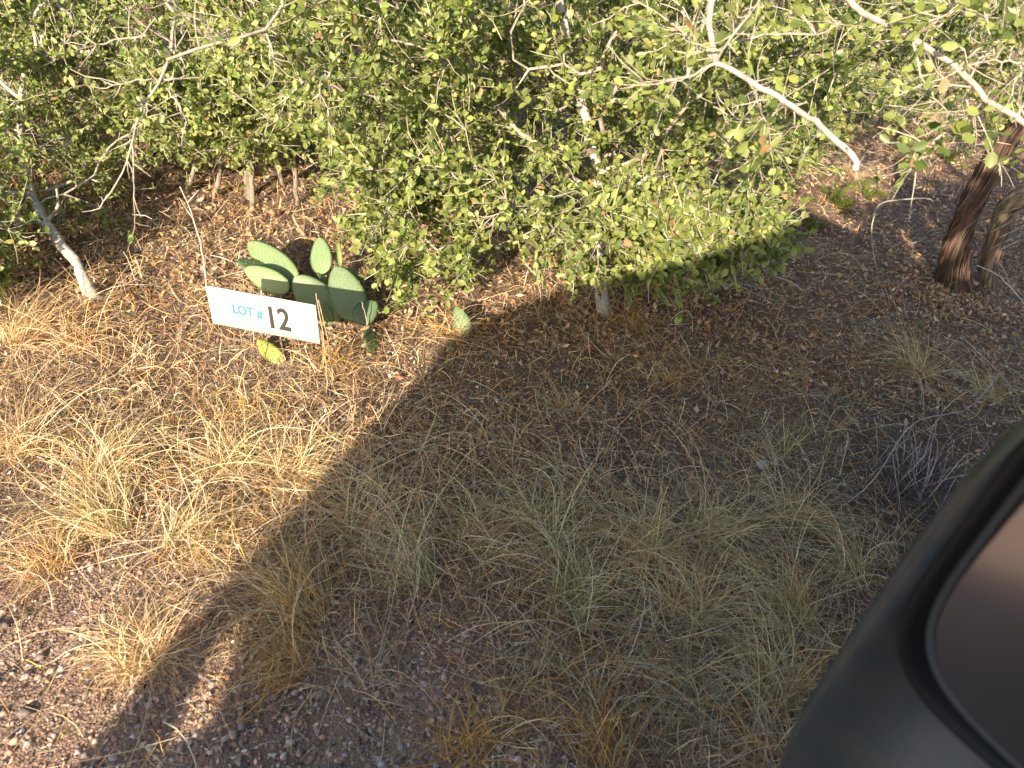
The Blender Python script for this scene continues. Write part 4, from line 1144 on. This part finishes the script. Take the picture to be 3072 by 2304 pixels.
# ------------------------------------------------------------------ the pickup the picture is taken from
def pickup():
    a = np.array([1, 1, 0]) / 2 ** .5
    t = empty('pickup_truck', (.198, -.198, 0)); t.rotation_euler = (0, 0, math.radians(45))
    tag(t, 'dark pickup truck at the lower right, only its side mirror in view', 'car')
    paint = mat_plain('dark_paint', (.018, .022, .026), .22, 0, .5, coat=.6)
    plastic = mat_plain('black_plastic', (.048, .060, .070), .30, 0, .5, noise=(18, (.078, .078, .074)), bump=(400, .08))
    rubber = mat_plain('rubber', (.006, .006, .008), .6)
    tyre_m = mat_plain('tyre_rubber', (.02, .02, .02), .8, bump=(60, .3))
    glass = mat_plain('tinted_glass', (.012, .014, .015), .05, 0, .6)
    chrome = mat_plain('rim_metal', (.5, .5, .5), .3, 1)
    seatm = mat_plain('seat_cloth', (.06, .055, .05), .9)
    lampm = mat_plain('lamp_lens', (.6, .6, .6), .1)
    def ob(name, V, F, mat, parent=t, smooth=False):
        return link(name, make_mesh(name, V, F, None, mat, smooth), parent)
    def prism(name, prof, y0, y1, mat, parent=t):
        """side profile (x, z) extruded across the truck"""
        n = len(prof); V = [(x, y0, z) for x, z in prof] + [(x, y1, z) for x, z in prof]
        import bmesh
        bm = bmesh.new(); vs = [bm.verts.new(v) for v in V]
        bm.faces.new(vs[:n]); bm.faces.new(vs[n:][::-1])
        for i in range(n): bm.faces.new((vs[i], vs[n + i], vs[n + (i + 1) % n], vs[(i + 1) % n]))
        bmesh.ops.recalc_face_normals(bm, faces=bm.faces)
        bmesh.ops.bevel(bm, geom=bm.edges[:], offset=.012, segments=2, affect='EDGES')
        me = bpy.data.meshes.new(name); bm.to_mesh(me); bm.free(); me.materials.append(mat)
        return link(name, me, parent)
    W = 1.95
    arch = lambda cx: [(cx + .48 * math.cos(q), .42 + .48 * math.sin(q)) for q in np.linspace(0, math.pi, 11)]
    low = [(-3.95, .45)] + [(x, z) for x, z in arch(-3.0)][::-1] + [(x, z) for x, z in arch(1.75)][::-1] + [(2.75, .42), (2.82, .95), (2.6, 1.02), (1.15, 1.08), (-2.15, 1.0), (-3.95, 1.0)]
    # body below the belt line, in pieces: doors and fenders flush with y=0
    body = prism('body', [(-3.95, .40), (-3.5, .42)] + arch(-3.0)[::-1][1:-1] + [(-2.5, .40), (1.25, .40)] + arch(1.75)[::-1][1:-1] + [(2.25, .42), (2.80, .42), (2.84, .92), (2.62, 1.0), (1.15, 1.05), (-2.16, .985), (-3.95, .97)], -W, -.02, paint)
    for x0, x1 in ((-1.75, -.62), (-.60, .95)):
        d = prism('door', [(x0, .50), (x1, .50), (x1, .99), (x0, .975)], -.022, -.002, paint)
        h = prism('handle', [(x0 + .08, .88), (x0 + .24, .88), (x0 + .24, .91), (x0 + .08, .91)], -.001, .028, plastic, d)
    wy = lambda z: -.17 * max(z - 1.1, 0) / .78            # greenhouse leans inwards
    def panel(name, quads, mat, side=0):
        """wall of the cab: polygons in (x, z) on the leaning side, 2 cm thick"""
        V, F = [], []
        for poly in quads:
            n = len(poly); o = len(V)
            for dy in (0, -.025):
                for x, z in poly:
                    y = wy(z) + dy
                    V.append((x, y if side == 0 else -W - y, z))
            F.append(list(range(o, o + n))); F.append(list(range(o + n, o + 2 * n))[::-1])
            for i in range(n): F.append([o + i, o + n + i, o + n + (i + 1) % n, o + (i + 1) % n])
        me = bpy.data.meshes.new(name); me.from_pydata([tuple(map(float, v)) for v in V], [], F); me.materials.append(mat); return link(name, me, t)
    # left side: rear corner pillar; window gap beside it shaped for the sun sliver
    panel('pillar', [[(-2.16, .97), (-1.915, .97), (-2.01, 1.16), (-2.15, 1.16)], [(-2.15, 1.16), (-1.88, 1.16), (-1.95, 1.84), (-2.09, 1.84)]], paint)
    panel('quarter_panel', [[(-1.77, .97), (-1.70, .97), (-1.70, 1.16), (-1.93, 1.16)]], paint)
    panel('window', [[(-1.875, 1.16), (-.66, 1.16), (-.66, 1.78), (-1.90, 1.78)]], glass)
    panel('roof_rail', [[(-1.92, 1.78), (.45, 1.78), (.40, 1.84), (-1.95, 1.84)]], paint)
    panel('door_pillar', [[(-.66, .97), (-.54, .97), (-.54, 1.78), (-.66, 1.78)]], paint)
    panel('windscreen_pillar', [[(.45, 1.78), (1.22, 1.04), (1.12, 1.04), (.38, 1.78)]], paint)
    panel('belt_trim', [[(-1.70, .97), (-.66, .97), (-.66, 1.16), (-1.70, 1.16)], [(-.54, .97), (1.10, .97), (1.05, 1.06), (-.54, 1.03)]], paint)
    panel('window', [[(-2.0, 1.1), (1.05, 1.1), (.40, 1.78), (-1.95, 1.78)]], glass, 1)
    panel('roof_rail', [[(-2.05, 1.78), (.45, 1.78), (.40, 1.84), (-2.05, 1.84)]], paint, 1)
    panel('pillar', [[(-2.16, .97), (1.1, .97), (1.1, 1.1), (-2.15, 1.1)]], paint, 1)
    prism('roof', [(-2.10, 1.835), (.40, 1.835), (.30, 1.875), (-1.0, 1.89), (-2.05, 1.875)], -W + .16, -.16, paint)
    prism('windscreen', [(.40, 1.80), (1.18, 1.05), (1.16, 1.035), (.38, 1.79)], -W + .15, -.15, glass)
    # rear wall of the cab; left end opened so sun reaches the gap
    def quadx(name, y0, y1, z0, z1, mat, x=-2.155):
        V = [(x + q * .02, y, z) for q in (0, 1) for y in (y0, y1) for z in (z0, z1)]
        F = [(0, 1, 3, 2), (4, 6, 7, 5), (0, 4, 5, 1), (2, 3, 7, 6), (0, 2, 6, 4), (1, 5, 7, 3)]
        return ob(name, V, np.array(F), mat)
    quadx('cab_back', -W + .02, -.02, .9, 1.0, paint); quadx('cab_back', -W + .1, -.42, 1.0, 1.25, paint)
    quadx('rear_window', -W + .2, -.42, 1.25, 1.75, glass); quadx('cab_back', -W + .16, -.16, 1.75, 1.84, paint)
    for y0 in (-.95, -1.9):
        prism('seat', [(-.75, .62), (-.2, .62), (-.2, .78), (-.62, .80), (-.78, 1.35), (-.90, 1.33)], y0, y0 + .62, seatm)
    for cx, side in ((1.75, 0), (-3.0, 0), (1.75, 1), (-3.0, 1)):
        yc = -.14 if side == 0 else -W + .12
        e = empty('wheel'); e.parent = t; e.location = (cx, yc, .39)
        prof = [(.20, -.10), (.24, -.12), (.36, -.12), (.39, -.09), (.39, .09), (.36, .12), (.24, .12), (.20, .10)]
        n = 36; V = [(r * math.cos(k * 2 * math.pi / n), y, r * math.sin(k * 2 * math.pi / n)) for k in range(n) for r, y in prof]
        m = len(prof); F = [(k * m + j, k * m + (j + 1) % m, ((k + 1) % n) * m + (j + 1) % m, ((k + 1) % n) * m + j) for k in range(n) for j in range(m)]
        ob('tyre', V, np.array(F), tyre_m, e, True)
        V = [(.2 * math.cos(k * 2 * math.pi / n), y, .2 * math.sin(k * 2 * math.pi / n)) for y in (-.08, .08) for k in range(n)]
        F = [list(range(n)), list(range(n, 2 * n))[::-1]] + [[k, (k + 1) % n, n + (k + 1) % n, n + k] for k in range(n)]
        me = bpy.data.meshes.new('rim'); me.from_pydata(V, [], F); me.materials.append(chrome); link('rim', me, e)
    for y0 in (-.42, -W + .1): prism('headlight', [(2.70, .74), (2.86, .72), (2.84, .88), (2.70, .90)], y0, y0 + .32, lampm)
    prism('bumper', [(2.80, .42), (2.95, .44), (2.95, .62), (2.80, .64)], -W + .02, -.02, chrome)
    # ---- side mirror: housing, rubber gasket, glass
    mir = empty('side_mirror'); mir.parent = t
    def ring(yc, zc, hy, hz, x, n=72, p=4.5, tilt=.0):
        q = np.linspace(0, 2 * np.pi, n, endpoint=False)
        cy = np.sign(np.cos(q)) * np.abs(np.cos(q)) ** (2 / p) * hy; cz = np.sign(np.sin(q)) * np.abs(np.sin(q)) ** (2 / p) * hz
        return np.stack([np.full(n, x) + cy * tilt + cz * tilt * 1.2, yc + cy, zc + cz], -1)
    def loft(name, rings, mat, cap=(False, False)):
        n = len(rings[0]); V = np.concatenate(rings); F = []
        for i in range(len(rings) - 1):
            for j in range(n): F.append((i * n + j, i * n + (j + 1) % n, (i + 1) * n + (j + 1) % n, (i + 1) * n + j))
        Fl = [np.array(F)]
        if cap[0]: Fl.append(np.array([list(range(n))[::-1]]))
        if cap[1]: Fl.append(np.array([list(range(len(V) - n, len(V)))]))
        return ob(name, V, Fl, mat, mir, True)
    GYC, GZC, GHY, GHZ = .150, 1.30, .158, .178              # glass
    X = .50
    H_ = (.145, 1.13, .193, .36)
    hs = [ring(GYC, GZC, GHY + .006, GHZ + .006, X + .08), ring(GYC, GZC, GHY + .008, GHZ + .008, X + .004),
          ring(H_[0] + .003, H_[1] + .01, H_[2] - .015, H_[3] - .020, X - .002, p=4.2), ring(H_[0] + .001, H_[1], H_[2] - .011, H_[3] - .014, X + .002, p=4),
          ring(H_[0], H_[1], H_[2] - .006, H_[3] - .008, X + .010, p=3.8), ring(*H_, X + .025, p=3.8),
          ring(*H_, X + .022, p=3.6), ring(H_[0], H_[1], H_[2] - .012, H_[3] - .012, X + .08, p=3.3), ring(H_[0], H_[1], H_[2] - .05, H_[3] - .05, X + .13, p=3), ring(H_[0], H_[1], .06, .12, X + .16, p=2.5)]
    loft('housing', hs, plastic, (False, True))
    loft('gasket', [ring(GYC, GZC, GHY + .009, GHZ + .009, X + .001), ring(GYC, GZC, GHY + .005, GHZ + .005, X - .003), ring(GYC, GZC, GHY - .001, GHZ - .001, X + .004), ring(GYC, GZC, GHY, GHZ, X + .075)], rubber)
    mg = mat_plain('mirror_glass', (.40, .41, .44), .12, 1.0)
    edge = mat_plain('mirror_edge', (.28, .29, .32), .35, .6)
    loft('glass_edge', [ring(GYC, GZC, GHY - .0015, GHZ - .0015, X + .0235, tilt=.10), ring(GYC, GZC, GHY - .007, GHZ - .007, X + .022, tilt=.10)], edge)
    gl = [ring(GYC, GZC, (GHY - .007) * f, (GHZ - .007) * f, X + .022 - .004 * (1 - f * f), tilt=.10) for f in (1, .8, .6, .4, .2, .04)]
    loft('mirror_glass', gl, mg, (False, True))
    prism('mirror_arm', [(X + .03, 1.0), (X + .12, 1.0), (X + .12, 1.06), (X + .03, 1.06)], -.05, .05, plastic, mir)
pickup()

print('objects', len(bpy.data.objects), 'tris', sum(sum(len(p.vertices) - 2 for p in []) for m in bpy.data.meshes), 'polys', sum(len(m.polygons) for m in bpy.data.meshes))
